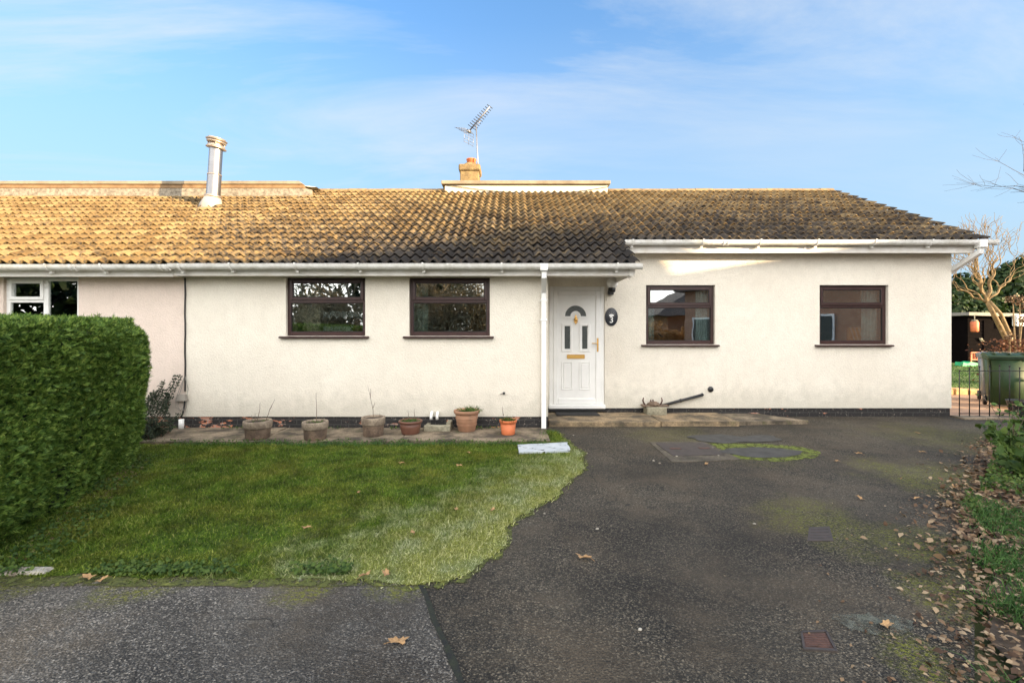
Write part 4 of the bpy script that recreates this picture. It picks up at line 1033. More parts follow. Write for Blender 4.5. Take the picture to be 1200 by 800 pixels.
# concrete path under the left wall: three cast bays
xs = [-5.25, -3.4, -1.5, .52]
for i in range(3):
    a, b = xs[i], xs[i+1]-.012
    poly = jag([(a, 6.10+.03*i), (b, 6.12+.02*i), (b, D1+.01), (a, D1+.01)], .08, .018, 4)
    B = MB(); B.prism(poly, 'z', -.05, .03-.004*(i % 2)); B.build('path', 'concrete', kind='structure')
# door step and long low concrete strip
sl_ = G(642, 497, .0); 
B = MB(); B.bbox(XP+.03, 2.32, D2-.83, D2-.001, -.04, .08, .012)
st = B.build('door_step', 'step', label='sandy concrete step in front of the white door', cat='step')
B = MB(); B.prism(jag([(2.34, D2-.80), (3.55, D2-.80), (3.55, D2-.001), (2.34, D2-.001)], .1, .012), 'z', -.04, .074); B.build('concrete_slab', 'step', label='cracked low concrete slab right of the door step, beside the boot scraper', cat='slab', group='concrete slabs along the wall')
B = MB(); B.prism(jag([(3.56, D2-.72), (4.75, D2-.62), (4.25, D2-.001), (3.56, D2-.001)], .1, .012), 'z', -.04, .058); B.build('concrete_slab', 'concrete', label='darker tapering concrete slab at the right end of the step', cat='slab', group='concrete slabs along the wall')
# door mat
c = G(676, 484.5, .1); c = (gx(676, 7.85), 7.8)
B = MB(); B.bbox(c[0]-.36, c[0]+.36, D2-.36, D2-.07, .081, .10, .006)
for k in range(20): B.box(c[0]-.33+k*.034, c[0]-.315+k*.034, D2-.34, D2-.09, .10, .104)
B.build('doormat', simple('black_rubber', (.022, .022, .022), .85, bump=.6), label='thin black rubber mat on the step at the front door', cat='doormat')
# pale grey slab in the lawn
pts_ = jag(sp, .06, .012, 9)
B = MB(); B.prism(pts_, 'z', -.02, .036)
sm_, nt_, b_, _o = nmat('frosted_grey_slab'); N = NB(nt_); v = N.coord()
N.l(N.mix(N.ramp(N.noise(N.coord(scale=(1, 2, 1)), 9, 4, .6), [(.60, 0.), (.64, 1.)]), N.ramp(N.noise(v, 6, 5), [(.3, (.36, .40, .42)), (.7, (.52, .55, .57))]), (.04, .04, .03)), b_.inputs[0]); b_.inputs['Roughness'].default_value = .8
B.build('paving_slab', sm_, label='pale grey spotted slab set in the lawn corner near the drive', cat='slab')

pts = [(random.uniform(-5.1, .4), D1-.03-abs(random.gauss(0, .05)), .03) for _ in range(700)]
pts = [p for p in pts if mnoise.noise(Vector((p[0]*1.6, 8, 0))) > .05]+[(random.uniform(-5.1, .45), 6.08+abs(random.gauss(0, .05)), .03) for _ in range(500)]
V, Fc = weeds(pts, (.010, .024), (0, -.5, .8), .8, .03)
npmesh('path_weeds', V, Fc, 3, 'weed', kind='stuff', label='tiny weeds sprouting along the concrete path by the plinth', cat='weeds')
# manhole cover with concrete frame
M['framecon'] = conc_mat('mossy_frame', (.13, .105, .075), (.05, .042, .03), .6, 6)
c4 = [G(765, 519.5), G(826, 519), G(857, 535), G(790, 537)]
def lerp2(a, b, t): return (a[0]+(b[0]-a[0])*t, a[1]+(b[1]-a[1])*t)
def quadpt(c4, u, v): return lerp2(lerp2(c4[0], c4[1], u), lerp2(c4[3], c4[2], u), v)
mh = thing('manhole_cover', 'large dull brown manhole cover set in the drive before the door step', 'manhole', (*quadpt(c4, .5, .5), 0))
B = MB(); B.prism([quadpt(c4, -.04, -.1), quadpt(c4, 1.04, -.1), quadpt(c4, 1.06, 1.22), quadpt(c4, -.12, 1.22)], 'z', -.02, .006); B.build('surround', 'framecon', mh)
B = MB(); B.prism([quadpt(c4, .04, .04), quadpt(c4, .97, .04), quadpt(c4, .93, .9), quadpt(c4, .03, .9)], 'z', .0, .012)
B.build('cover', 'manhole', mh)
for (u, v_) in ((.25, .45), (.78, .45)):
    q = quadpt(c4, u, v_); B = MB(); B.bbox(q[0]-.07, q[0]+.07, q[1]-.03, q[1]+.03, .0125, .017, .002); B.build('lifting_socket', 'rust', mh)
# oval tar patch ringed by moss
c = G(888, 530)
def oval(cx, cy, rx, ry, amp, sd, n=60):
    return [(cx+(rx+amp*mnoise.noise(Vector((math.cos(t)*1.7, math.sin(t)*1.7, sd))))*math.cos(t), cy+(ry+amp*mnoise.noise(Vector((math.cos(t)*1.7, math.sin(t)*1.7, sd+4))))*math.sin(t)) for t in [2*math.pi*k/n for k in range(n)]]
def mossring():
    m_, nt, b, out = nmat('patchy_moss'); N = NB(nt); v = N.coord()
    N.l(N.ramp(N.noise(v, 20, 5), [(.3, (.035, .04, .01)), (.6, (.14, .17, .018)), (.75, (.26, .29, .04))]), b.inputs[0]); b.inputs['Roughness'].default_value = .95
    N.bump(N.noise(v, 60, 4), b, .8, .01)
    t = N.n('ShaderNodeBsdfTransparent'); mx = N.n('ShaderNodeMixShader')
    N.l(N.ramp(N.noise(v, 11, 6, .75), [(.40, 0.), (.5, 1.)]), mx.inputs[0]); N.l(t.outputs[0], mx.inputs[1]); N.l(b.outputs[0], mx.inputs[2]); N.l(mx.outputs[0], out.inputs[0]); return m_
M['mossring'] = mossring()
B = MB(); B.add([(x, y, .004) for x, y in oval(c[0], c[1]+.03, .80, .40, .15, 1)], [tuple(range(60))]); 
B.build('moss', 'mossring', kind='stuff', label='green moss ring around the oval tar patch', cat='moss')
B = MB(); B.add([(x, y, .008) for x, y in oval(c[0]+.05, c[1], .50, .22, .08, 2)], [tuple(range(60))]); B.build('tar_patch', 'tarpatch', kind='structure')
c = G(862, 514); B = MB(); B.add([(x, y, .008) for x, y in oval(c[0], c[1], .60, .26, .2, 7)], [tuple(range(60))]); B.build('tar_patch', 'tarpatch', kind='structure')
# small covers
c4 = [G(940, 742), G(968, 741), G(979, 762), G(943, 760)]
sc_ = thing('stopcock_cover', 'small rusty ribbed cover sunk in the drive near the camera', 'drain cover', (*quadpt(c4, .5, .5), 0))
B = MB(); e = .06
for (u0, v0, u1, v1) in ((-.05, -.08, 1.05, .02), (-.05, .98, 1.05, 1.1), (-.06, .0, .02, 1.), (.97, 0, 1.06, 1.)):
    B.prism([quadpt(c4, u0, v0), quadpt(c4, u1, v0), quadpt(c4, u1, v1), quadpt(c4, u0, v1)], 'z', -.01, .009)
B.build('frame', 'manhole', sc_)
B = MB(); B.prism([quadpt(c4, .02, .02), quadpt(c4, .98, .02), quadpt(c4, .98, .98), quadpt(c4, .02, .98)], 'z', -.02, .003)
for k in range(6): B.prism([quadpt(c4, .08, .1+k*.14), quadpt(c4, .92, .1+k*.14), quadpt(c4, .92, .16+k*.14), quadpt(c4, .08, .16+k*.14)], 'z', .003, .006)
B.build('lid', 'rust', sc_)
c4 = [G(948, 618), G(972, 617), G(977, 634), G(946, 634)]
B = MB(); B.prism([quadpt(c4, 0, 0), quadpt(c4, 1, 0), quadpt(c4, 1, 1), quadpt(c4, 0, 1)], 'z', -.01, .005)
for k in range(4): B.prism([quadpt(c4, .1, .12+k*.2), quadpt(c4, .9, .12+k*.2), quadpt(c4, .9, .22+k*.2), quadpt(c4, .1, .22+k*.2)], 'z', .005, .008)
B.build('stopcock_cover', 'manhole', label='small dark iron cover by the moss stain in mid drive', cat='drain cover')
c = G(1020, 730); B = MB(); B.add([(x, y, .005) for x, y in oval(c[0], c[1], .19, .085, .07, 9)], [tuple(range(60))])
B.build('cement_stain', M['stain'], kind='structure')

# ---- fallen leaves on the drive and lawn
def oak_leaf(sz=.040):
    n = 30; V = [(0, 0, .006)]; 
    for k in range(n):
        t = 2*math.pi*k/n; r = (.55+.45*abs(math.cos(t)))*(1+.22*math.cos(7*t)); x_, y_ = r*math.cos(t)*sz, r*.72*math.sin(t)*sz
        V.append((x_, y_, .004+.014*abs(math.sin(t))*abs(math.cos(1.5*t))+.01*(x_/sz)**2))
    return V, [(0, k+1, (k+1) % n+1) for k in range(n)]
V, fs = oak_leaf(); B = MB(); B.add(V, fs); B.tube([(-.036, 0, .012), (-.06, .006, .004)], .0015, 4)
leaf0 = B.build('fallen_leaf', 'oakleaf'); 
def put_leaf(px, py, lab, grp, s=1.0, z=.004, first=[True]):
    o = leaf0 if first[0] else leaf0.copy()
    if not first[0]: col.objects.link(o)
    first[0] = False
    x_, y_ = G(px, py, z); o.location = (x_, y_, z+.002); o.rotation_euler = (random.uniform(-.15, .15), random.uniform(-.15, .15), random.uniform(0, 6.28)); o.scale = (s, s*random.uniform(.8, 1), s*1.2)
    tag(o, lab, 'leaf', grp)
put_leaf(684, 655, 'tan oak leaf lying alone on the drive beyond the lawn corner', 'fallen leaves on the drive', 1.2)
put_leaf(466, 754, 'pale curled leaf on the grey pavement left of the tar joint', 'fallen leaves on the drive', 1.1)
put_leaf(1038, 734, 'bright yellowish leaf on the mossy stain near the rusty cover', 'fallen leaves on the drive', .95)
for (px, py, s) in ((1005, 532, 1.3), (1008, 585, 1.2), (1080, 530, 1), (1076, 508, 1), (1120, 572, 1.4), (1144, 575, 1.5), (828, 545, 1.3), (1120, 648, 1.2), (980, 541, 1), (1073, 585, 1.1), (1130, 595, 1.1)):
    put_leaf(px, py, 'dry brown leaf lying on the open right half of the drive', 'dry leaves on the right half of the drive', s*.85)
for (px, py, s) in ((538, 546, 1.1), (470, 543, 1.1), (420, 578, 1), (484, 625, 1), (535, 598, 1.1), (577, 598, 1), (359, 619, 1), (550, 531, 1.1), (375, 502, 1), (570, 690, .01)):
    if s > .1: put_leaf(px, py, 'brown curled leaf lying in the lawn grass', 'dry leaves on the lawn', s*.75, .03)
for (px, py, s) in ((453, 674, 1.3), (428, 675, 1.1), (104, 678, 1.3), (120, 680, .9)):
    put_leaf(px, py, 'russet leaf caught at the lawn and pavement edge', 'dry leaves along the pavement edge', s*.8, .02)
# small white stones
B = MB(); B.lathe([(.002, 0), (.009, .002), (.010, .006), (.006, .010), (.001, .011)], (0, 0, 0), 8, sx=1.4)
st0 = B.build('pebble', 'kerb', label='small white pebble lying on the dark drive', cat='pebble', group='white pebbles on the drive'); first = True
for (px, py) in ((638, 602), (634, 580), (688, 531), (766, 540), (773, 543), (793, 535), (750, 738), (842, 534), (835, 525), (672, 510), (884, 614), (700, 620)):
    o = st0 if first else st0.copy()
    if not first: col.objects.link(o)
    first = False; x_, y_ = G(px, py); o.location = (x_, y_, .0); o.rotation_euler = (0, 0, random.uniform(0, 6)); o.scale = (random.uniform(.7, 1.3),)*3

# ------------------------------------------------------------------ hedge
path = [(-3.2, 2.55), (-3.42, 3.05), (-3.58, 3.6), (-3.75, 4.2), (-3.92, 4.75), (-4.12, 5.15), (-4.45, 5.42), (-5.0, 5.55), (-5.7, 5.5), (-5.95, 5.0), (-5.6, 4.2), (-5.2, 3.3), (-4.9, 2.6), (-4.3, 2.3), (-3.6, 2.3)]
path = smooth_poly(path, 2); HT = 1.585
pp = np.array(path); cen = pp.mean(0)
seglen = np.linalg.norm(np.roll(pp, -1, 0)-pp, axis=1); cum = np.r_[0, np.cumsum(seglen)]
def hedge_pt(s, z):
    """s arc length, z 0..1 -> point on the side, outward normal"""
    i = np.clip(np.searchsorted(cum, s, 'right')-1, 0, len(pp)-1); t = (s-cum[i])/seglen[i]
    a = pp[i]; b = pp[(i+1) % len(pp)]; p = a+(b-a)*t[:, None]
    d = norm(b-a); nrm = np.c_[d[:, 1], -d[:, 0]]
    inset = .12*np.clip(1-z/.45, 0, 1)**1.5+.16*np.clip((z-.9)/.1, 0, 1)**2
    lump = .05*np.sin(s*2.3+z*4)+.04*np.sin(s*5.1-z*7+1)
    q = p-nrm*inset[:, None]+nrm*lump[:, None]
    return np.c_[q, z*HT], np.c_[nrm, np.zeros(len(s))]
hedge = thing('conifer_hedge', 'tall clipped green conifer hedge at the left edge of the lawn', 'hedge', (-4.5, 4.2, 0))
nS, nZ = 140, 16; S = np.linspace(0, cum[-1]-1e-4, nS); V = []; 
for j in range(nZ+1):
    q, nn = hedge_pt(S, np.full(nS, j/nZ)); q[:, :2] -= nn[:, :2]*.07; q[:, 2] *= .965; V.append(q)
V = np.vstack(V); Fc = []
for j in range(nZ):
    for i in range(nS): Fc += [j*nS+i, j*nS+(i+1) % nS, (j+1)*nS+(i+1) % nS, (j+1)*nS+i]
B = MB(); B.v = [tuple(v) for v in V]; B.f = [tuple(Fc[k:k+4]) for k in range(0, len(Fc), 4)]+[tuple(range(nZ*nS, (nZ+1)*nS))]; B.sm = [False]*len(B.f)
B.build('inner_mass', 'hedge_core', hedge)
ns = 62000
s = rng.uniform(0, cum[-1]*.999, ns); z = rng.beta(1.15, 1, ns); 
vis = np.ones(ns, bool)
q, nn = hedge_pt(s, z)
# density: most sprays on the sides that face the drive and the house
keep = (q[:, 0]*1.0 > -1.15*q[:, 1]-1.2) ; q, nn, z = q[keep], nn[keep], z[keep]
q = q-nn*rng.uniform(0, .07, len(q))[:, None]
tx, ty = rng.uniform(-6, -3.2, 16000), rng.uniform(2.3, 5.6, 16000); mt = inpoly(tx, ty, [tuple(p) for p in (pp-cen)*.95+cen]); tq = np.c_[tx[mt], ty[mt], HT*.985+rng.uniform(-.03, .02, mt.sum())+.02*np.sin(tx[mt]*4)]
q = np.vstack([q, tq]); nn = np.vstack([nn, np.tile([0, 0, 1.], (len(tq), 1))])
nsp = len(q); K = 7
main = norm(nn*.7+np.array([0, 0, .42])+rng.normal(size=(nsp, 3))*.38)
plane = norm(np.cross(main, rng.normal(size=(nsp, 3))))
SP = rng.uniform(.030, .072, nsp)*np.where(rng.random(nsp) < .04, 1.5, 1)
vv = []; 
ks_ = np.array([0, .25, .25, .5, .5, .75, .75]); sg = np.array([0, 1, -1, 1, -1, 1, -1])
base = q[:, None, :]+main[:, None, :]*SP[:, None, None]*ks_[None, :, None]*.7
dd = norm(main[:, None, :]+plane[:, None, :]*sg[None, :, None]*.75+rng.normal(size=(nsp, K, 3))*.12)
LL = SP[:, None]*np.where(ks_ == 0, 1.0, .62-.25*ks_)[None, :]
ww = np.full((nsp, K), .0031)*rng.uniform(.8, 1.3, (nsp, 1))
sd = norm(np.cross(dd, np.cross(main, plane)[:, None, :]))
p0 = base-sd*ww[..., None]; p1 = base+sd*ww[..., None]; p2 = base+dd*LL[..., None]*.55+sd*ww[..., None]*1.0; p3 = base+dd*LL[..., None]+rng.normal(size=(nsp, K, 3))*.004; p4 = base+dd*LL[..., None]*.55-sd*ww[..., None]*1.0
V = np.stack([p0, p1, p2, p3, p4], 2).reshape(-1, 3)
idx = np.array([0, 1, 2, 0, 2, 4, 4, 2, 3]); Fc = (np.arange(nsp*K)[:, None]*5+idx).ravel()
npmesh('foliage', V, Fc, 3, 'hedge_leaf', hedge)
B = MB()
for k in range(26):
    t = random.random()*.9; i = int(t*len(path)*.6); p = pp[i]*.6+cen*.4; B.tube([(p[0], p[1], 0), (p[0]+random.uniform(-.05, .05), p[1]+random.uniform(-.05, .05), .35)], .018, 6)
B.build('stem', 'bark', hedge)
# brown litter under the hedge
pts = [(-3.3-1.1*t+random.uniform(.0, .28), 3.0+2.3*t, .012) for t in np.random.default_rng(3).random(500)]
V, Fc = leafquads(np.array(pts), np.tile([0, 0, 1.], (len(pts), 1)), rng.uniform(.012, .03, len(pts)), 1.5, .3, .2)
npmesh('leaf_litter', V, Fc, 3, 'dryleaf', kind='stuff', label='brown needles and litter at the foot of the hedge', cat='leaf litter')

# ------------------------------------------------------------------ cotoneaster by the wall
cs = thing('cotoneaster_shrub', 'dark small leaved shrub with herringbone shoots between hedge and wall', 'shrub', (-5.0, 6.6, 0))
B = MB(); LP = []
def shoot(x0, z0, x1, z1, y0, y1, n):
    pts = [Vector((x0+(x1-x0)*t+.012*math.sin(t*9), y0+(y1-y0)*t, z0+(z1-z0)*t)) for t in [k/n for k in range(n+1)]]
    B.tube(pts, [.007*(1-.7*k/n) for k in range(n+1)], 5)
    for k in range(1, n+1):
        for s_ in (-1, 1):
            for r_ in range(2):
                L = random.uniform(.03, .05)*(1.15-k/n*.6); e = pts[k]+Vector((s_*L, random.uniform(-.03, .0), L*.7)); LP.append(e); LP.append(pts[k].lerp(e, .5))
W = lambda px, py, Y: P(px, py, Y)
for (p0, p1) in (((183, 490), (207, 441)), ((190, 490), (212, 442)), ((176, 485), (192, 448)), ((172, 488), (183, 460)), ((168, 488), (179, 461)), ((193, 485), (198, 462)), ((182, 486), (190, 458))):
    a, b = W(*p0, 6.86), W(*p1, 6.93); shoot(a.x, a.z, b.x, b.z, 6.84, 6.92, 14)
for k in range(64):
    a = Vector((-5.14+random.uniform(-.27, .25), 6.42+random.uniform(-.2, .2), .0)); b = a+Vector((random.gauss(.03, .16), random.gauss(-.05, .15), random.uniform(.10, .34))); shoot(a.x, a.z, b.x, b.z, a.y, min(b.y, 6.9), 7)
B.build('branches', 'twig', cs)
c = np.array([tuple(p) for p in LP]); c = np.vstack([c, c+rng.normal(size=c.shape)*.015]); V, Fc = leafquads(c, np.tile([0, -.6, .5], (len(c), 1)), rng.uniform(.014, .024, len(c)), 1.4, .6, .15)
npmesh('foliage', V, Fc, 3, 'coton', cs)

# ------------------------------------------------------------------ pots
def stick(B, pts, r=.005):
    pts = [Vector(p) for p in pts]; out = []
    for k in range(len(pts)-1):
        for t in (0, .33, .66): out.append(pts[k].lerp(pts[k+1], t)+Vector((random.uniform(-.004, .004), 0, 0)))
    out.append(pts[-1]); n_ = len(out); B.tube(out, [r*(1-.65*k/n_) for k in range(n_)], 6)
def pot(px, pyb, wpx, hpx, kind, label, plants, depth=None):
    Y = F*(CH-.03)/(pyb-HY)+.0; sc1 = F/Y; R = wpx/sc1/2; H = hpx/sc1; cxp = gx(px, Y+R*.8); cy = min(Y+R*.8, D1-R-.01)
    t = thing('planter', label, 'plant pot', (cxp, cy, .03), 'plant pots along the wall')
    c3 = (cxp, cy, .028)
    if kind == 'stone':
        B = MB(); B.lathe([(R*.80, 0), (R*.84, .01), (R*.90, H*.52), (R*.92, H*.58)], c3, 30); bodym = 'stone_pot_low'
        o_ = B.build('pot', bodym, t)
        B = MB(); B.lathe([(R*.9, H*.56), (R*.97, H*.6), (R*1.0, H*.66), (R*1.02, H*.93), (R*.99, H), (R*.84, H), (R*.80, H*.9), (R*.80, H*.6)], c3, 30); B.build('rim', 'stone_pot', o_)
    elif kind == 'terracotta':
        B = MB(); B.lathe([(R*.62, 0), (R*.66, .01), (R*.80, H*.45), (R*.815, H*.47), (R*.82, H*.5), (R*.90, H*.82)], c3, 32); o_ = B.build('pot', 'terracotta', t)
        B = MB(); B.lathe([(R*.9, H*.81), (R*.98, H*.85), (R*1.02, H*.9), (R*1.04, H*.97), (R*1.0, H), (R*.9, H), (R*.86, H*.9), (R*.84, H*.7)], c3, 32); B.build('rim', 'terracotta', o_)
        B = MB()
        for zz in (.30, .36, .62): B.tube([(c3[0]+(R*(.66+.29*zz)+.004)*math.cos(a), c3[1]+(R*(.66+.29*zz)+.004)*math.sin(a), c3[2]+H*zz) for a in [2*math.pi*k/32 for k in range(33)]], .005, 5)
        B.build('moulded_band', 'terracotta', o_)
    elif kind == 'orange':
        B = MB(); B.lathe([(R*.78, 0), (R*.80, .01), (R*.92, H*.8)], c3, 30); o_ = B.build('pot', 'orange_pot', t)
        B = MB(); B.lathe([(R*.93, H*.79), (R*1.02, H*.81), (R*1.06, H*.98), (R*1.04, H), (R*.95, H), (R*.92, H*.85)], c3, 30); B.build('rim', 'orange_pot', o_)
    else:
        B = MB(); B.lathe([(R*.72, 0), (R*.78, .02), (R*.9, H*.5), (R*.93, H*.82)], c3, 30); o_ = B.build('pot', 'brown_pot', t)
        B = MB(); B.lathe([(R*.94, H*.81), (R*1.03, H*.84), (R*1.05, H*.95), (R*1.02, H), (R*.93, H), (R*.9, H*.88)], c3, 30); B.build('rim', 'brown_pot', o_)
    B = MB(); B.lathe([(R*.80, H*.6), (R*.84, H*.9), (R*.5, H*.93), (.001, H*.95)], c3, 24); B.build('soil', 'soil', t)
    top = c3[2]+H
    sticks, tuftn, tl_, tm = plants
    if sticks:
        B = MB()
        for s_ in sticks: stick(B, [Vector((gx(a, cy), cy, CH+(HY-b)/F*cy)) for a, b in s_])
        B.build('bare_stem', 'twig', t)
    if tuftn:
        pts = np.array([(c3[0]+random.gauss(tl_[2] if len(tl_) > 2 else 0, R*.4), c3[1]+random.gauss(0, R*.35), top-.02) for _ in range(tuftn)])
        n_ = len(pts); d = norm(np.c_[rng.normal(size=(n_, 2))*.6, np.full(n_, .8)])
        V, Fc = blades(pts, d, rng.uniform(tl_[0], tl_[1], n_), rng.uniform(.006, .011, n_), .7); npmesh('plant', V, Fc, 3, tm, t)
pot(302, 515.5, 31.5, 21, 'stone', 'leftmost buff stone pot with several thin bare stems', ([[(300, 497), (304, 482), (305, 471)], [(311, 495), (316, 480), (322, 468)], [(316, 480), (319, 474)], [(299, 497), (299, 484)], [(296, 497), (295, 486)]], 25, (.02, .05), 'weed'))
pot(369.5, 516.5, 29.5, 21, 'stone', 'buff stone pot with one straight bare stem, second from left', ([[(371, 496), (371, 480), (370.5, 460)]], 60, (.02, .06), 'weed'))
pot(437.5, 512, 27.5, 22, 'stone', 'buff stone pot with a crooked bare stem below the windows gap', ([[(438, 494), (437, 480), (434, 466), (431, 451)], [(437, 478), (439.5, 471)], [(434, 466), (434.5, 455)], [(446, 492), (445, 484)]], 0, (0, 0), 'weed'))
pot(481, 510, 27, 16, 'brown', 'dark brown plastic pot of weeds beside the drain gully', ([[(479, 493), (478, 480)], [(486, 491), (485.5, 479)]], 150, (.03, .07), 'plant'))
pot(547, 507, 30.5, 25, 'terracotta', 'large ribbed terracotta pot with a green tuft', ([], 170, (.05, .13, .06), 'plant'))
pot(595.5, 510, 20, 17, 'orange', 'small bright orange pot with green leaves near the downpipe', ([[(590, 487), (588.5, 476)]], 170, (.04, .10), 'weed'))
# ------------------------------------------------------------------ right border
bed_poly = [(1.2, -3), (1.5, 1.2), (1.93, 1.93), (2.55, 2.6), (3.2, 3.25), (3.75, 3.95), (4.5, 4.5), (5.5, 5.4), (6.4, 6.15), (7.5, 6.85), (8.3, 7.3), (8.9, 7.5), (14, 7.6), (14, -3)]
M['bed'] = simple('litter_soil', (.085, .06, .04), .95, c2=(.03, .022, .014), vscale=12, bump=1, bscale=40)
bed_poly = [(x+.14, y) for x, y in bed_poly]
B = MB(); B.add([(x, y, .004) for x, y in jag(bed_poly, .12, .05, 4)], [tuple(range(len(jag(bed_poly, .12, .05, 4))))]); B.build('flower_bed', 'bed', kind='structure')
def bedx(y): return np.interp(y, [1.2, 1.93, 2.6, 3.25, 3.95, 4.5, 5.4, 6.15, 6.85, 7.3], [1.5, 1.93, 2.55, 3.2, 3.75, 4.5, 5.5, 6.4, 7.5, 8.3])
n = 8000; y = 1.2+5.9*rng.random(n)**1.3; off = np.where(rng.random(n) < .12, -rng.exponential(.12, n), np.abs(rng.normal(size=n))*.6+.02); x = bedx(y)+off
c = np.c_[x, y, rng.uniform(.006, .03, n)+np.clip(off, 0, .5)*.05]
V, Fc = leafquads(c, np.tile([0, 0, 1.], (n, 1)), np.where(y < 3, rng.uniform(.008, .030, n), rng.uniform(.014, .04, n)), 1.6, .38, .2)
npmesh('leaf_litter', V, Fc, 3, 'dryleaf', kind='stuff', label='brown fallen leaf litter along the right edge of the drive', cat='leaf litter')
n = 900; y = 1.3+5.5*rng.random(n)**1.2; x = bedx(y)-rng.exponential(.22, n); c = np.c_[x, y, np.full(n, .008)]
V, Fc = leafquads(c, np.tile([0, 0, 1.], (n, 1)), rng.uniform(.006, .018, n), 1.5, .3, .2)
npmesh('leaf_fragments', V, Fc, 3, 'dryleaf', kind='stuff', label='scattered leaf fragments thinning out across the drive edge', cat='leaf litter')
# long grass clumps near the camera
pts = []
for k in range(900):
    y_ = random.uniform(1.45, 3.9); x_ = bedx(y_)+.14+random.uniform(-.02, .8)*(1 if y_ < 2.6 else .9)
    if mnoise.noise(Vector((x_*2.3, y_*2.3, 1))) > -.12: pts.append((x_, y_, .01))
V, Fc = tufts('t', pts, 12, (.05, .17), 'tuft', .045, w=(.003, .006), bend=.9)
npmesh('long_grass', V, Fc, 3, 'tuft', kind='stuff', label='long loose green grass in the leaf strewn right border', cat='grass')
pts = []
for k in range(6500):
    y_ = random.uniform(3.2, 6.8); x_ = bedx(y_)+.12+abs(random.gauss(.1, .5))
    if mnoise.noise(Vector((x_*1.4, y_*1.4, 5))) > .0: pts.append((x_, y_, .02))
V, Fc = weeds(pts, (.014, .034), (0, -.4, .8), .7, .13)
npmesh('ivy_ground_cover', V, Fc, 3, 'weed', kind='stuff', label='low green ivy and weeds at the right edge of the drive', cat='ground cover')
# upright plants in the border
def herb(x, y, h, nst, leafm, label, lsz=(.03, .06), spread=.18, heads=False, nl=9):
    t = thing('border_plant', label, 'plant', (x, y, .0)); B = MB(); LP = []; HP = []
    for k in range(nst):
        a = random.uniform(0, 6.28); s_ = random.uniform(.2, 1)*spread; hh = h*random.uniform(.65, 1.05); pts = [Vector((x, y, 0))+Vector((math.cos(a)*s_*t_**1.4, math.sin(a)*s_*t_**1.4, hh*t_)) for t_ in (0, .25, .5, .75, 1)]
        B.tube(pts, [.005, .0045, .004, .003, .002], 5); HP.append(pts[-1])
        for m_ in range(nl):
            u = random.uniform(.15, 1)*4; i_ = min(3, int(u)); p = pts[i_].lerp(pts[i_+1], u-i_); LP.append(p+Vector((random.gauss(0, .03), random.gauss(0, .03), random.gauss(0, .015))))
    B.build('stems', 'twig' if heads else 'plant', t)
    c = np.array([tuple(p) for p in LP]); V, Fc = leafquads(c, np.tile([0, -.3, .8], (len(c), 1)), rng.uniform(*lsz, len(c)), 1.7, .7, .2); npmesh('foliage', V, Fc, 3, leafm, t)
    if heads:
        c = np.repeat(np.array([tuple(p) for p in HP]), 14, 0); c = c+rng.normal(size=c.shape)*.018; V, Fc = leafquads(c, np.tile([0, 0, 1.], (len(c), 1)), rng.uniform(.01, .02, len(c)), 1.2, 1.5, .3); npmesh('flower_head', V, Fc, 3, 'dryleaf', t)
herb(6.45, 5.95, .62, 7, 'plant', 'tall weed with pale buds leaning over the drive by the right edge', (.03, .05), .3, True, 8)
herb(5.35, 4.95, .55, 16, 'weed', 'bushy bright green plant at the right edge of the drive', (.04, .07), .32, False, 14)
herb(5.05, 4.55, .38, 14, 'weed', 'low leafy green plant nearer than the bushy one, right border', (.04, .08), .28, False, 10)
herb(7.1, 6.3, .5, 10, 'ivy', 'dark green shrubby plant at the far end of the border', (.04, .07), .35, False, 14)
# ------------------------------------------------------------------ garden beyond the gate
B = MB(); B.box(XR-.02, 14, 7.78, 8.05, -.04, .025); B.build('threshold_strip', 'concrete', kind='structure')
fe = thing('garden_railing', 'low black metal railing between the house corner and the border', 'railing', (7.75, 7.92, 0))
B = MB(); x = 7.80; bars = []
while x < 11.2: bars.append(x); x += .168
xs_ = [gx(p, 7.92) for p in (1124.3, 1135.3, 1147, 1159.5, 1171, 1183.5, 1197)]+[10.0-.168*1.0+.168*k for k in range(-6, 0)]
xs_ = [gx(1124.3, 7.92)+.172*k for k in range(20)]
B.box(xs_[0]-.01, xs_[-1], 7.915, 7.927, .07, .085); B.box(xs_[0]-.01, xs_[-1], 7.915, 7.927, .80, .812); B.build('rail', 'iron', fe)
for k, x in enumerate(xs_):
    B = MB(); tpz = P(0, [434, 431.5, 429.5, 428.5, 428, 429, 431][k % 7] if k < 7 else 432, 7.92).z; B.tube([(x, 7.92, .03), (x, 7.92, tpz)], .0085, 6); B.tube([(x, 7.92, tpz-.01), (x, 7.92, tpz+.012)], .012, 6); B.build('bar', 'iron', fe)
sheet('garden_path', [(XR, 8.06), (16, 8.06), (16, 10.9), (XR, 10.9)], -.02, 'bluebrick')
M['edging'] = simple('golden_stone', (.55, .36, .16), .85, c2=(.3, .18, .08), vscale=8, bump=.6)
k = 0; x = XR+.05
ed = []
while x < 13.5:
    L = random.uniform(.28, .42); h = random.uniform(.09, .15)
    B = MB(); B.bbox(x, x+L-.02, 10.95+random.uniform(-.02, .02), 11.2, -.04, h, .02); ed.append(B.build('edging_stone', 'edging', label='golden edging stone between garden path and far lawn', cat='edging stone', group='edging stones of the far lawn')); x += L
sheet('garden_lawn', [(XR-1, 11.2), (40, 11.2), (40, 22.5), (XR-1, 22.5)], .03, 'farlawn')
n = 30000; x = rng.uniform(8, 22, n); y = rng.uniform(11.25, 20, n); d = norm(rng.normal(size=(n, 3))*[.5, .5, .2]+[0, 0, .8])
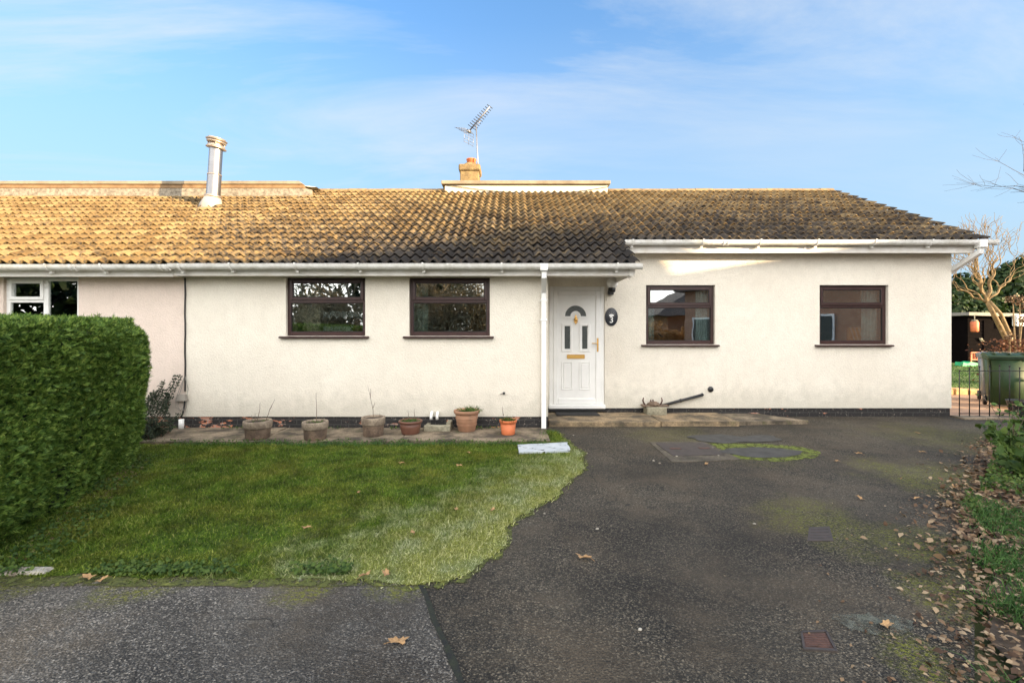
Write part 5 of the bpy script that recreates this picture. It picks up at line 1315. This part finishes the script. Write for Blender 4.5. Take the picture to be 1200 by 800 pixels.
V, Fc = blades(np.c_[x, y, np.full(n, .02)], d, rng.uniform(.04, .09, n), rng.uniform(.012, .02, n), .3); npmesh('garden_grass', V, Fc, 3, 'tuft', kind='stuff', label='sunlit grass of the back garden beyond the railing', cat='grass')

# wheelie bins
def wheelie(name, label, loc, rot, mat, sc1=1.0):
    t = thing(name, label, 'bin')
    B = MB()
    def taper(B, w0, d0, w1, d1, z0, z1, yo=0):
        V = [(-w0, -d0+yo, z0), (w0, -d0+yo, z0), (w0, d0+yo, z0), (-w0, d0+yo, z0), (-w1, -d1, z1), (w1, -d1, z1), (w1, d1, z1), (-w1, d1, z1)]
        B.add(V, [(0, 1, 2, 3), (4, 5, 6, 7), (0, 1, 5, 4), (1, 2, 6, 5), (2, 3, 7, 6), (3, 0, 4, 7)])
    bm = bmesh.new(); BB = MB(); taper(BB, .235, .25, .285, .335, .06, .98, .03)
    vs = [bm.verts.new(v) for v in BB.v]
    for f in BB.f: bm.faces.new([vs[i] for i in f])
    bmesh.ops.bevel(bm, geom=bm.edges[:], offset=.035, segments=3, affect='EDGES'); bm.verts.index_update()
    B.add([v.co[:] for v in bm.verts], [[v.index for v in f.verts] for f in bm.faces], True); bm.free()
    body = B.build('body', mat, t)
    B = MB(); B.bbox(-.30, .30, -.35, .35, .955, 1.0, .012); B.build('rim', mat, body)
    B = MB(); V = []
    n_ = 10
    prof = [(-.375, 1.0), (-.37, 1.03), (-.2, 1.062), (.1, 1.075), (.36, 1.05), (.385, 1.005)]
    B.prism(prof, 'x', -.305, .305); 
    for sx_ in (-.2, 0, .2): B.bbox(sx_-.02, sx_+.02, -.3, .3, 1.06, 1.085, .008)
    B.build('lid', mat, t)
    B = MB(); B.tube([(-.22, .40, 1.0), (.22, .40, 1.0)], .016, 8); B.build('handle', mat, t)
    for s_ in (-1, 1):
        B = MB(); B.lathe([(.05, s_*.23), (.10, s_*.235), (.10, s_*.285), (.05, s_*.29)], (0, .27, .10), 20, 'x'); B.build('wheel', 'black', t)
    t.location = loc; t.rotation_euler = (0, 0, rot); t.scale = (sc1,)*3
    return t
wheelie('wheelie_bin', 'green wheelie bin with leaf strewn lid behind the railing', (9.74, 9.12, -.02), rad(-38), 'bin', 1.0)
wheelie('wheelie_bin', 'grey blue wheelie bin mostly hidden behind the green one', (10.38, 9.88, -.02), rad(-38), 'grey_bin', .97)
# debris on lid
n = 60; c = np.c_[9.65+rng.uniform(-.25, .25, n), 9.05+rng.uniform(-.3, .25, n), np.full(n, 1.075)]; V, Fc = leafquads(c, np.tile([0, 0, 1.], (n, 1)), rng.uniform(.015, .04, n), 1.4, .3, .3)
npmesh('leaf_debris', V, Fc, 3, 'dryleaf', kind='stuff', label='dead leaves on the lid of the green bin', cat='leaf litter')
c = P(1198, 487, 8.3); B = MB(); B.lathe([(.13, 0), (.15, .02), (.19, .22), (.2, .25), (.17, .25), (.15, .1)], (c.x+.03, 8.35, -.01), 18); B.build('plant_pot', 'black', label='black plastic pot at the right picture edge in front of the green bin', cat='plant pot')

# corkscrew tree
def curly(B, p, d, L, r, depth, rnd, curl=.35, seg=.11):
    pts = [p]; rs = [r]; n_ = max(4, int(L/seg)); ph = rnd.uniform(0, 6.28); kids = []
    ax = d.orthogonal().normalized()
    for k in range(n_):
        a = ph+k*.95; w = (ax*math.cos(a)+d.cross(ax)*math.sin(a))*curl*(.5+.5*k/n_)
        dd = (d+w+Vector((0, 0, .10))).normalized(); p = p+dd*seg; pts.append(p); rs.append(max(.004, r*(1-.62*(k+1)/n_)))
        if k > n_*.25 and depth > 0 and rnd.random() < .36: kids.append((p.copy(), rs[-1]))
    B.tube(pts, rs, 6 if r > .02 else 4)
    kids.append((p.copy(), rs[-1]))
    if depth > 0:
        for (q, rr) in kids:
            nd = (d+Vector((rnd.gauss(0, .5), rnd.gauss(0, .45), rnd.uniform(-.05, .6)))).normalized()
            curly(B, q, nd, L*rnd.uniform(.5, .8), max(.006, rr*.72), depth-1, rnd, curl, seg)
t = thing('corkscrew_tree', 'bare golden corkscrew tree lit by the sun behind the green bin', 'tree', (P(1190, 418, 13.5).x, 13.5, 0))
rnd = random.Random(11); B = MB(); YT = 13.5
root = P(1190, 460, YT); root.z = 0; j0_ = P(1186, 410, YT); j1_ = P(1168, 375, YT); j2_ = P(1156, 352, YT)
B.tube([root, (root+j0_)/2+Vector((.03, 0, 0)), j0_, j1_, j2_], [.12, .10, .08, .065, .055], 10)
j3 = P(1172, 368, YT); j4 = P(1158, 352, YT-.1); B.tube([j0_+Vector((.05, -.1, 0)), P(1180, 385, YT-.2), P(1173, 368, YT-.2), P(1160, 353, YT-.15)], [.06, .05, .042, .035], 8)
B.build('trunk', 'hazel', t); B = MB()
for (d, L, r) in (((-.75, .1, .35), 1.35, .05), ((-.5, -.2, .75), 1.7, .05), ((-.15, .2, 1), 1.9, .055), ((.12, -.1, 1), 2.0, .05), ((.4, .2, 1), 1.9, .05), ((.8, -.1, .8), 1.6, .045), ((-.9, .2, .75), 1.4, .035), ((.1, .5, .9), 1.6, .04)):
    curly(B, j2_+Vector((0, 0, -.05)), Vector(d).normalized(), L*.68, r*.8, 3, rnd, .6, .08)
B.build('branches', 'hazel', t)
# dry shrub with round heads to the right
ds = thing('dry_hydrangea', 'leafless russet shrub with dried round heads right of the bare tree', 'shrub', (P(1196, 418, 12.5).x, 12.5, 0)); B = MB(); HP = []
for (a, b) in (((1192, 420), (1187, 352)), ((1196, 420), (1195, 352)), ((1199, 420), (1203, 360)), ((1186, 420), (1183, 395)), ((1190, 420), (1198, 375)), ((1204, 420), (1212, 350))):
    q0, q1 = P(*a, 12.5), P(*b, 12.5); q0.z = 0; B.tube([q0, q0.lerp(q1, .5)+Vector((.05, .05, 0)), q1], [.03, .022, .012], 6); HP.append(q1)
B.build('stems', 'hazel', ds)
for hp in HP:
    c = np.array([tuple(hp)]*90)+rng.normal(size=(90, 3))*.06; V, Fc = leafquads(c, np.tile([0, 0, 1.], (len(c), 1)), rng.uniform(.03, .06, len(c)), 1.2, 1.5, .3); npmesh('dried_head', V, Fc, 3, 'dryleaf', ds)
n = 2600; c = np.c_[ds.location.x+.25+rng.normal(size=n)*.45, 12.6+rng.normal(size=n)*.25, rng.uniform(.1, 1.25, n)]; V, Fc = leafquads(c, np.tile([0, -.5, .6], (n, 1)), rng.uniform(.03, .06, n), 1.5, .9, .2); npmesh('foliage', V, Fc, 3, 'redshrub', ds)

# shed
YS = 20.5; a = P(1131, 425, YS); b = P(1210, 367, YS)
sh = thing('garden_shed', 'dark boarded garden shed with flat pale edged roof', 'shed', (a.x, YS, 0)); B = MB(); B.box(a.x+.1, a.x+4.2, YS, YS+2.4, 0, b.z-.12)
k = 0; z = .02
while z < b.z-.2:
    B.prism([(YS-.03, z), (YS-.012, z+.14), (YS-.001, z+.14), (YS-.001, z)], 'x', a.x+.1, a.x+4.2); z += .145
B.build('wall', 'shed', sh)
B = MB(); B.prism([(a.x-.12, b.z-.10), (a.x+4.4, b.z-.22), (a.x+4.4, b.z-.08), (a.x-.12, b.z+.04)], 'y', YS-.3, YS+2.6); B.build('roof', 'shedroof', sh)
B = MB(); q = P(1141, 400, YS-.06); B.bbox(q.x+.45, q.x+1.25, YS-.06, YS-.035, .05, 1.95, .01); B.build('door', 'shed', sh)
q = P(1142, 382.5, YS-.3); t = thing('orange_feeder', 'orange hanging bird feeder at the front of the dark shed', 'feeder', (q.x, q.y, q.z-.25))
B = MB(); B.lathe([(.10, -.24), (.14, -.2), (.145, .18), (.11, .24)], (q.x, q.y, q.z), 16); B.build('body', 'orange', t)
B = MB(); B.tube([(q.x, q.y, q.z+.24), (q.x, q.y, b.z-.12)], .02, 6); B.lathe([(.13, .235), (.09, .29)], (q.x, q.y, q.z), 12); B.build('hanger', 'gully', t)
q = P(1141, 417, YS-.2); B = MB(); w_, h_ = .19, .16
for s_ in (-1, 1): B.box(q.x+s_*w_-.02, q.x+s_*w_+.02, YS-.3, YS-.25, q.z-h_, q.z+h_); B.box(q.x-w_, q.x+w_, YS-.298, YS-.252, q.z+s_*h_-.02, q.z+s_*h_+.02)
for k in range(-2, 3): B.box(q.x+k*.065-.006, q.x+k*.065+.006, YS-.29, YS-.28, q.z-h_, q.z+h_)
for s_ in (-1, 1): B.box(q.x+s_*w_-.015, q.x+s_*w_+.015, YS-.294, YS-.256, 0, q.z-h_)
B.build('wire_cage', 'orange', label='small wire fronted cage standing at the foot of the shed', cat='cage')
q = P(1134, 421.5, 19); B = MB(); B.prism([(q.x-.3, .04), (q.x+.35, .04), (q.x+.32, .16), (q.x+.05, .22), (q.x-.1, .15), (q.x-.27, .2)], 'y', 18.9, 19.25); B.build('garden_toy', 'brightgreen', label='bright green plastic garden tray lying on the far lawn by the shed', cat='tray')
q = P(1198, 374, YS-.4); B = MB(); B.bbox(q.x-.25, q.x+.35, YS-.42, YS-.2, q.z-.3, q.z+.2, .02); B.build('white_box', 'white', label='white box fixed at the front of the shed roof, right edge', cat='box')
q = P(1149.5, 398, YS-.05); B = MB(); B.lathe([(.06, -.02), (.08, 0)], (q.x, YS-.07, q.z), 14, 'y'); B.tube([(q.x-.1, YS-.08, q.z+.06), (q.x+.1, YS-.08, q.z-.06)], .03, 6); B.build('door_ornament', 'gully', label='small pale ornament on the shed door', cat='ornament')

# generic bushy mass
def bush(name, label, cat, cx, cy, rx, ry, h, mat, n, lsz, z0=0, lumps=9, sd=1, core='hedge_core', group=None, asp=1.4):
    r = np.random.default_rng(sd); t = thing(name, label, cat, (cx, cy, 0), group)
    cs = np.c_[cx+r.uniform(-1, 1, lumps)*rx*.75, cy+r.uniform(-1, 1, lumps)*ry*.7, z0+r.uniform(.25, .82, lumps)*h]; rr = r.uniform(.22, .42, lumps)*min(h, 2*rx)*.8
    k = r.integers(0, lumps, n); d = norm(r.normal(size=(n, 3))); rad_ = rr[k]*r.uniform(.75, 1.08, n)
    c = cs[k]+d*rad_[:, None]*np.array([1, .8, 1]); c[:, 2] = np.clip(c[:, 2], .05, None)
    V, Fc = leafquads(c, d+[0, 0, .4], r.uniform(*lsz, n), asp, .7, .2); npmesh('foliage', V, Fc, 3, mat, t)
    B = MB(); B.tube([(cx, cy, 0), (cx, cy, h*.5)], .1, 8); 
    for q_, r_ in zip(cs, rr): B.tube([(cx, cy, h*.25), tuple(q_)], .04, 5)
    B.build('branches', 'bark', t); return t
bush('ivy_thicket', 'dark green ivy thicket filling the corner left of the shed', 'shrub', P(1128, 0, 23).x-.3, 23.5, 2.6, 1.2, 3.6, 'ivy', 9000, (.12, .24), lumps=16, sd=2)
bush('evergreen_tree', 'mid green evergreen tree rising behind the dark shed', 'tree', P(1165, 0, 27).x, 27, 3.5, 2, 4.7, 'ivy', 12000, (.14, .28), lumps=16, sd=3)
bush('evergreen_tree', 'taller evergreen at the right picture edge beyond the shed', 'tree', P(1200, 0, 26).x+1.2, 26, 2.6, 2, 5.6, 'ivy', 12000, (.14, .26), lumps=16, sd=4)
bush('laurel_bush', 'shadowy green bush directly behind the house corner', 'shrub', P(1112, 0, 21).x, 22, 1.6, 1, 2.4, 'ivy', 5000, (.10, .2), lumps=10, sd=5)
# far house beyond
fh = thing('distant_house', 'distant brown roofed house just showing above the evergreens', 'house', (50, 48, 0)); B = MB(); B.box(44, 62, 46, 54, 0, 3.8); B.build('wall', 'brick', fh)
B = MB(); B.prism([(45.5, 3.7), (50, 6.6), (54.5, 3.7)], 'x', 43.5, 62.5); B.build('roof', 'rust', fh)
B = MB()
for xw in (47, 52, 57): B.bbox(xw, xw+1.4, 45.93, 45.99, 1.2, 2.4, .01)
B.build('window', 'gasket', fh)

# bare trees
def bare_tree(name, label, x, y, h, rnd, mat='bark', spread=.55, depth=5, cat='tree', fine=.012, group=None, trunk_r=None, lean=(0, 0)):
    t = thing(name, label, cat, (x, y, 0), group); T = MB(); Bm = MB()
    def grow(p, d, L, r, dep):
        n_ = 4; pts = [p]; rs = [r]
        for k in range(n_):
            d = (d+Vector((rnd.gauss(0, .12), rnd.gauss(0, .12), rnd.gauss(.03, .08)))).normalized(); p = p+d*L/n_; pts.append(p); rs.append(r*(1-.35*(k+1)/n_))
        (T if dep == depth else Bm).tube(pts, rs, 8 if dep >= depth-1 else (5 if dep > 1 else 3), smooth=True)
        if dep > 0:
            for k in range(rnd.choice((3, 3, 4)) if dep > 1 else 4):
                i = rnd.choice((2, 3, 4, 4)); q_ = pts[i]; nd = (d+Vector((rnd.gauss(0, spread), rnd.gauss(0, spread), rnd.gauss(.05, spread*.6)))).normalized()
                grow(q_, nd, L*rnd.uniform(.6, .85), max(fine*.5, rs[i]*rnd.uniform(.5, .7)), dep-1)
    grow(Vector((x, y, 0)), Vector((lean[0], lean[1], 1)).normalized(), h*.3, trunk_r or h*.022, depth)
    T.build('trunk', mat, t); Bm.build('branches', mat, t); return t
bare_tree('bare_tree', 'fine drooping bare twigs of a tree entering at the upper right edge', 18.35, 14.0, 10.4, random.Random(21), 'bark', .72, 5, fine=.010)
# across the road, behind the viewer: trees and houses that the windows mirror and that shade the front
M['beech'] = foliage('golden_beech_leaf', [(.2, (.20, .09, .03)), (.5, (.42, .22, .07)), (.85, (.6, .36, .14))], noise_scale=2, trans=.3)
bush('beech_hedge', 'golden brown beech hedge across the road, mirrored in the window by the door', 'hedge', 9, -8.3, 3.2, .5, 1.9, 'beech', 9000, (.06, .10), lumps=22, sd=50)
bush('evergreen_tree', 'broad dark evergreen to the left across the road, mirrored in the white window', 'tree', -21, -5, 5, 4, 5.6, 'ivy', 4500, (.2, .35), lumps=16, sd=51)
M['bramble'] = foliage('dry_bramble', [(.2, (.07, .055, .03)), (.5, (.24, .18, .09)), (.85, (.46, .36, .2))], noise_scale=1, trans=.1)
locs = [(-22, -9, 9), (-17, -12, 10), (-13, -13, 9.5), (-9.5, -15, 11), (-6.5, -12.5, 9.5), (-3.5, -14.5, 11), (-.5, -12.5, 9.5), (2.6, -14, 9), (7, -18, 9)]
for i, (x, y, h) in enumerate(locs):
    bare_tree('bare_tree', ['first', 'second', 'third', 'fourth', 'fifth', 'sixth', 'seventh', 'eighth', 'ninth'][i]+' bare tree from the left across the road, mirrored in the windows', x, y, h, random.Random(30+i), 'palebark', .55, 5, group='bare trees across the road', fine=.02)
for i, (x, y, rx, h) in enumerate([(-12, -11, 5, 4.6), (-4, -12.5, 4.5, 4.2), (-9, -18, 7, 7.5), (0, -19, 5, 6.5)]):
    bush('roadside_bush', ['left end', 'middle', 'rear left', 'rear right'][i]+' dark bush under the bare trees across the road', 'shrub', x, y, rx, 1.5, h, 'bramble' if i != 2 else 'ivy', 9000, (.035, .06) if i != 2 else (.14, .26), lumps=14, sd=40+i, group='bushes across the road', asp=9 if i != 2 else 1.4)
# ------------------------------------------------------------------ house to the right that throws the shade
SUN_AZ = math.atan2(.878, -.479)   # measured clockwise from +Y
SUN_EL = rad(9.0)
T = math.tan(SUN_EL)
SDIR = Vector((math.sin(SUN_AZ), math.cos(SUN_AZ), 0)); UDIR = Vector((-SDIR.y, SDIR.x, 0))   # u across the sun
SS = 14.0
def su(s, u): return SDIR*s+UDIR*u
def v2h(v, s=SS): return v+s*T
hh = thing('brick_bungalow', 'red brown brick house standing right of the drive, mirrored in the windows', 'house', su(SS, 0))
ez = v2h(2.35, SS-3)
def sbox(B, s0, s1, u0, u1, z0, z1):
    V = [tuple(su(s, u)+Vector((0, 0, z))) for z in (z0, z1) for u in (u0, u1) for s in (s0, s1)]
    B.add(V, [(0, 2, 3, 1), (4, 5, 7, 6), (0, 1, 5, 4), (2, 6, 7, 3), (0, 4, 6, 2), (1, 3, 7, 5)])
rh = v2h(3.55)
B = MB(); sbox(B, SS-3.6, SS+3.6, -1.5, 7.4, 0, rh-2.2); B.build('wall', 'brick', hh)
def sprof(B, prof, u0, u1):
    V = [tuple(su(s, u0)+Vector((0, 0, z))) for s, z in prof]+[tuple(su(s, u1)+Vector((0, 0, z))) for s, z in prof]; n_ = len(prof)
    B.add(V, [tuple(range(n_)), tuple(range(2*n_-1, n_-1, -1))]+[(i, (i+1) % n_, n_+(i+1) % n_, n_+i) for i in range(n_)])
B = MB(); sprof(B, [(SS-4.1, rh-2.3), (SS, rh), (SS+4.1, rh-2.3), (SS+4.1, rh-2.4), (SS-4.1, rh-2.4)], -1.8, 7.55); rf = B.build('roof', 'slatroof', hh)
B = MB(); sbox(B, SS-.15, SS+.35, 7.0, 7.6, rh-.4, v2h(3.96, SS-.15)); B.build('chimney', 'brick', rf)
def xg(poly, s0, s1, name, m_):
    V = [tuple(su(s0, u)+Vector((0, 0, v2h(v, SS-.2)))) for u, v in poly]+[tuple(su(s1, u)+Vector((0, 0, v2h(v, SS-.2)))) for u, v in poly]; n_ = len(poly)
    B = MB(); B.add(V, [tuple(range(n_)), tuple(range(2*n_-1, n_-1, -1))]+[(i, (i+1) % n_, n_+(i+1) % n_, n_+i) for i in range(n_)]); B.build(name, m_, rf)
xg([(4.4, 2.6), (4.6, 3.44), (6.1, 3.68), (7.35, 3.97), (7.62, 3.94), (7.95, 3.4), (8.3, 3.0), (8.45, 2.6)], SS-.2, SS+3.4, 'shade_gable', 'slatroof')  # added gables, outlines shaped to cut the shade edge on the tiles
xg([(-1.7, 2.6), (-1.4, 3.1), (.6, 3.9), (2.2, 4.0), (3.3, 3.74), (4.3, 3.5), (4.35, 2.6)], SS-.2, SS+3.4, 'shade_gable', 'slatroof')
for (u0, u1, z0, z1) in ((-1, .6, .9, 2.1), (3.6, 5.2, .9, 2.1)):
    B = MB(); sbox(B, SS-3.68, SS-3.61, u0, u1, z0, z1); w = B.build('window', 'white', hh); B = MB(); sbox(B, SS-3.70, SS-3.685, u0+.08, u1-.08, z0+.08, z1-.08); B.build('pane', 'obscure', w)
B = MB(); sbox(B, SS-3.7, SS-3.61, 1.3, 2.25, .1, 2.1); B.build('door', 'rosewood', hh)
gh = thing('brick_garage', 'flat roofed brick garage joined beyond the brick house', 'garage', su(SS, 9)); gz = v2h(2.70, SS-2.8)
B = MB(); sbox(B, SS-2.6, SS+2.6, 7.41, 12.1, 0, gz-.2); B.build('wall', 'brick', gh)
B = MB(); sbox(B, SS-2.8, SS+2.8, 7.41, 12.2, gz-.199, gz); B.build('roof', 'felt', gh)
B = MB(); sbox(B, SS-2.66, SS-2.605, 8.6, 11.2, .03, 2.1); B.build('garage_door', 'timber', gh)
# low tiled house opposite, whose long dark roof shows in the window by the door
oh = thing('opposite_house', 'low dark roofed house across the road, mirrored in the window by the door', 'house', (13, -14, 0))
B = MB(); B.box(9.5, 17, -19, -12, 0, 2.5); B.build('wall', 'brick', oh)
B = MB(); B.add([(8.6, -11.4, 2.4), (17.4, -11.4, 2.4), (17.4, -19.6, 2.4), (8.6, -19.6, 2.4), (14, -15.5, 5.6), (17.4, -15.5, 5.6)], [(0, 1, 5, 4), (1, 2, 5), (2, 3, 4, 5), (3, 0, 4), (0, 3, 2, 1)]); B.build('roof', 'slatroof', oh)
for xw in (11, 14.5): B = MB(); B.box(xw, xw+1.6, -11.99, -11.93, .9, 2.1); B.build('window', 'white', oh)

# ------------------------------------------------------------------ light, sky, camera
w = bpy.data.worlds.new('World'); sc.world = w; w.use_nodes = True; nt = w.node_tree; nt.nodes.clear(); N = NB(nt)
out = N.n('ShaderNodeOutputWorld'); bg = N.n('ShaderNodeBackground'); N.l(bg.outputs[0], out.inputs[0]); bg.inputs[1].default_value = .15
sky = N.n('ShaderNodeTexSky', sky_type='NISHITA'); sky.sun_disc = False; sky.sun_elevation = SUN_EL; sky.sun_rotation = SUN_AZ
sky.altitude = 50; sky.air_density = 1.0; sky.dust_density = .6; sky.ozone_density = 2.0
tc = N.n('ShaderNodeTexCoord'); sx = N.n('ShaderNodeSeparateXYZ'); N.l(tc.outputs['Generated'], sx.inputs[0])
zz = N.math('ADD', N.math('MAXIMUM', sx.outputs[2], 0.0), .22)
cb = N.n('ShaderNodeCombineXYZ'); N.l(N.math('DIVIDE', sx.outputs[0], zz), cb.inputs[0]); N.l(N.math('DIVIDE', sx.outputs[1], zz), cb.inputs[1])
mp = N.n('ShaderNodeMapping'); mp.inputs['Rotation'].default_value = (0, 0, rad(-25)); mp.inputs['Scale'].default_value = (.55, 1.5, 1); mp.inputs['Location'].default_value = (.3, .9, 0)
N.l(cb.outputs[0], mp.inputs[0])
n1 = N.noise(mp.outputs[0], 1.1, 9, .62, .8); n2 = N.noise(mp.outputs[0], .5, 3, .5, .2)
wisp = N.math('MULTIPLY', N.ramp(n1, [(.46, 0.), (.70, 1.)]), N.ramp(n2, [(.38, .25), (.58, 1.)]))
# thin high haze, thicker low down, and a bright cloud bank added behind the viewer to fill the shaded front
low = N.ramp(sx.outputs[2], [(.0, .95), (.15, .9), (.32, .66), (.55, .22), (.8, 0.)])
back = N.math('MULTIPLY', N.ramp(N.math('MULTIPLY_ADD', sx.outputs[1], -.5, .5), [(.45, 0.), (.72, .85)]), N.ramp(n1, [(.3, .75), (.6, 1.)]))
SKYC = N.mix(1.0, sky.outputs[0], (.36, .67, .92), 'MULTIPLY')
c_ = N.mix(low, SKYC, (1.0, 1.33, 1.62)); c_ = N.mix(N.math('MULTIPLY', wisp, .95), c_, (1.5, 1.62, 1.74))
N.l(N.mix(back, c_, (8.5, 8.2, 7.8)), bg.inputs[0])
sun = bpy.data.lights.new('sun', 'SUN'); sun.energy = 4.8; sun.angle = rad(.5); sun.color = (1, .74, .44)
so = bpy.data.objects.new('sun', sun); link(so)
d = Vector((math.sin(SUN_AZ)*math.cos(SUN_EL), math.cos(SUN_AZ)*math.cos(SUN_EL), math.sin(SUN_EL)))
so.rotation_euler = (-d).to_track_quat('-Z', 'Y').to_euler(); so.location = d*60
cam = bpy.data.cameras.new('camera'); co = bpy.data.objects.new('camera', cam); link(co)
co.location = (0, 0, CH); co.rotation_euler = (rad(90), 0, 0); cam.sensor_width = 36; cam.lens = 36*F/1200; cam.shift_y = -13/1200; cam.clip_start = .05; cam.clip_end = 1000
sc.camera = co
sc.view_settings.view_transform = 'Standard'; sc.view_settings.look = 'None'; sc.view_settings.gamma = 1; sc.view_settings.use_curve_mapping = False
sc.view_settings.exposure = 1.88
sc.cycles.max_bounces = 6; sc.cycles.transparent_max_bounces = 12; sc.cycles.use_denoising = True
sc.cycles.sample_clamp_indirect = 6
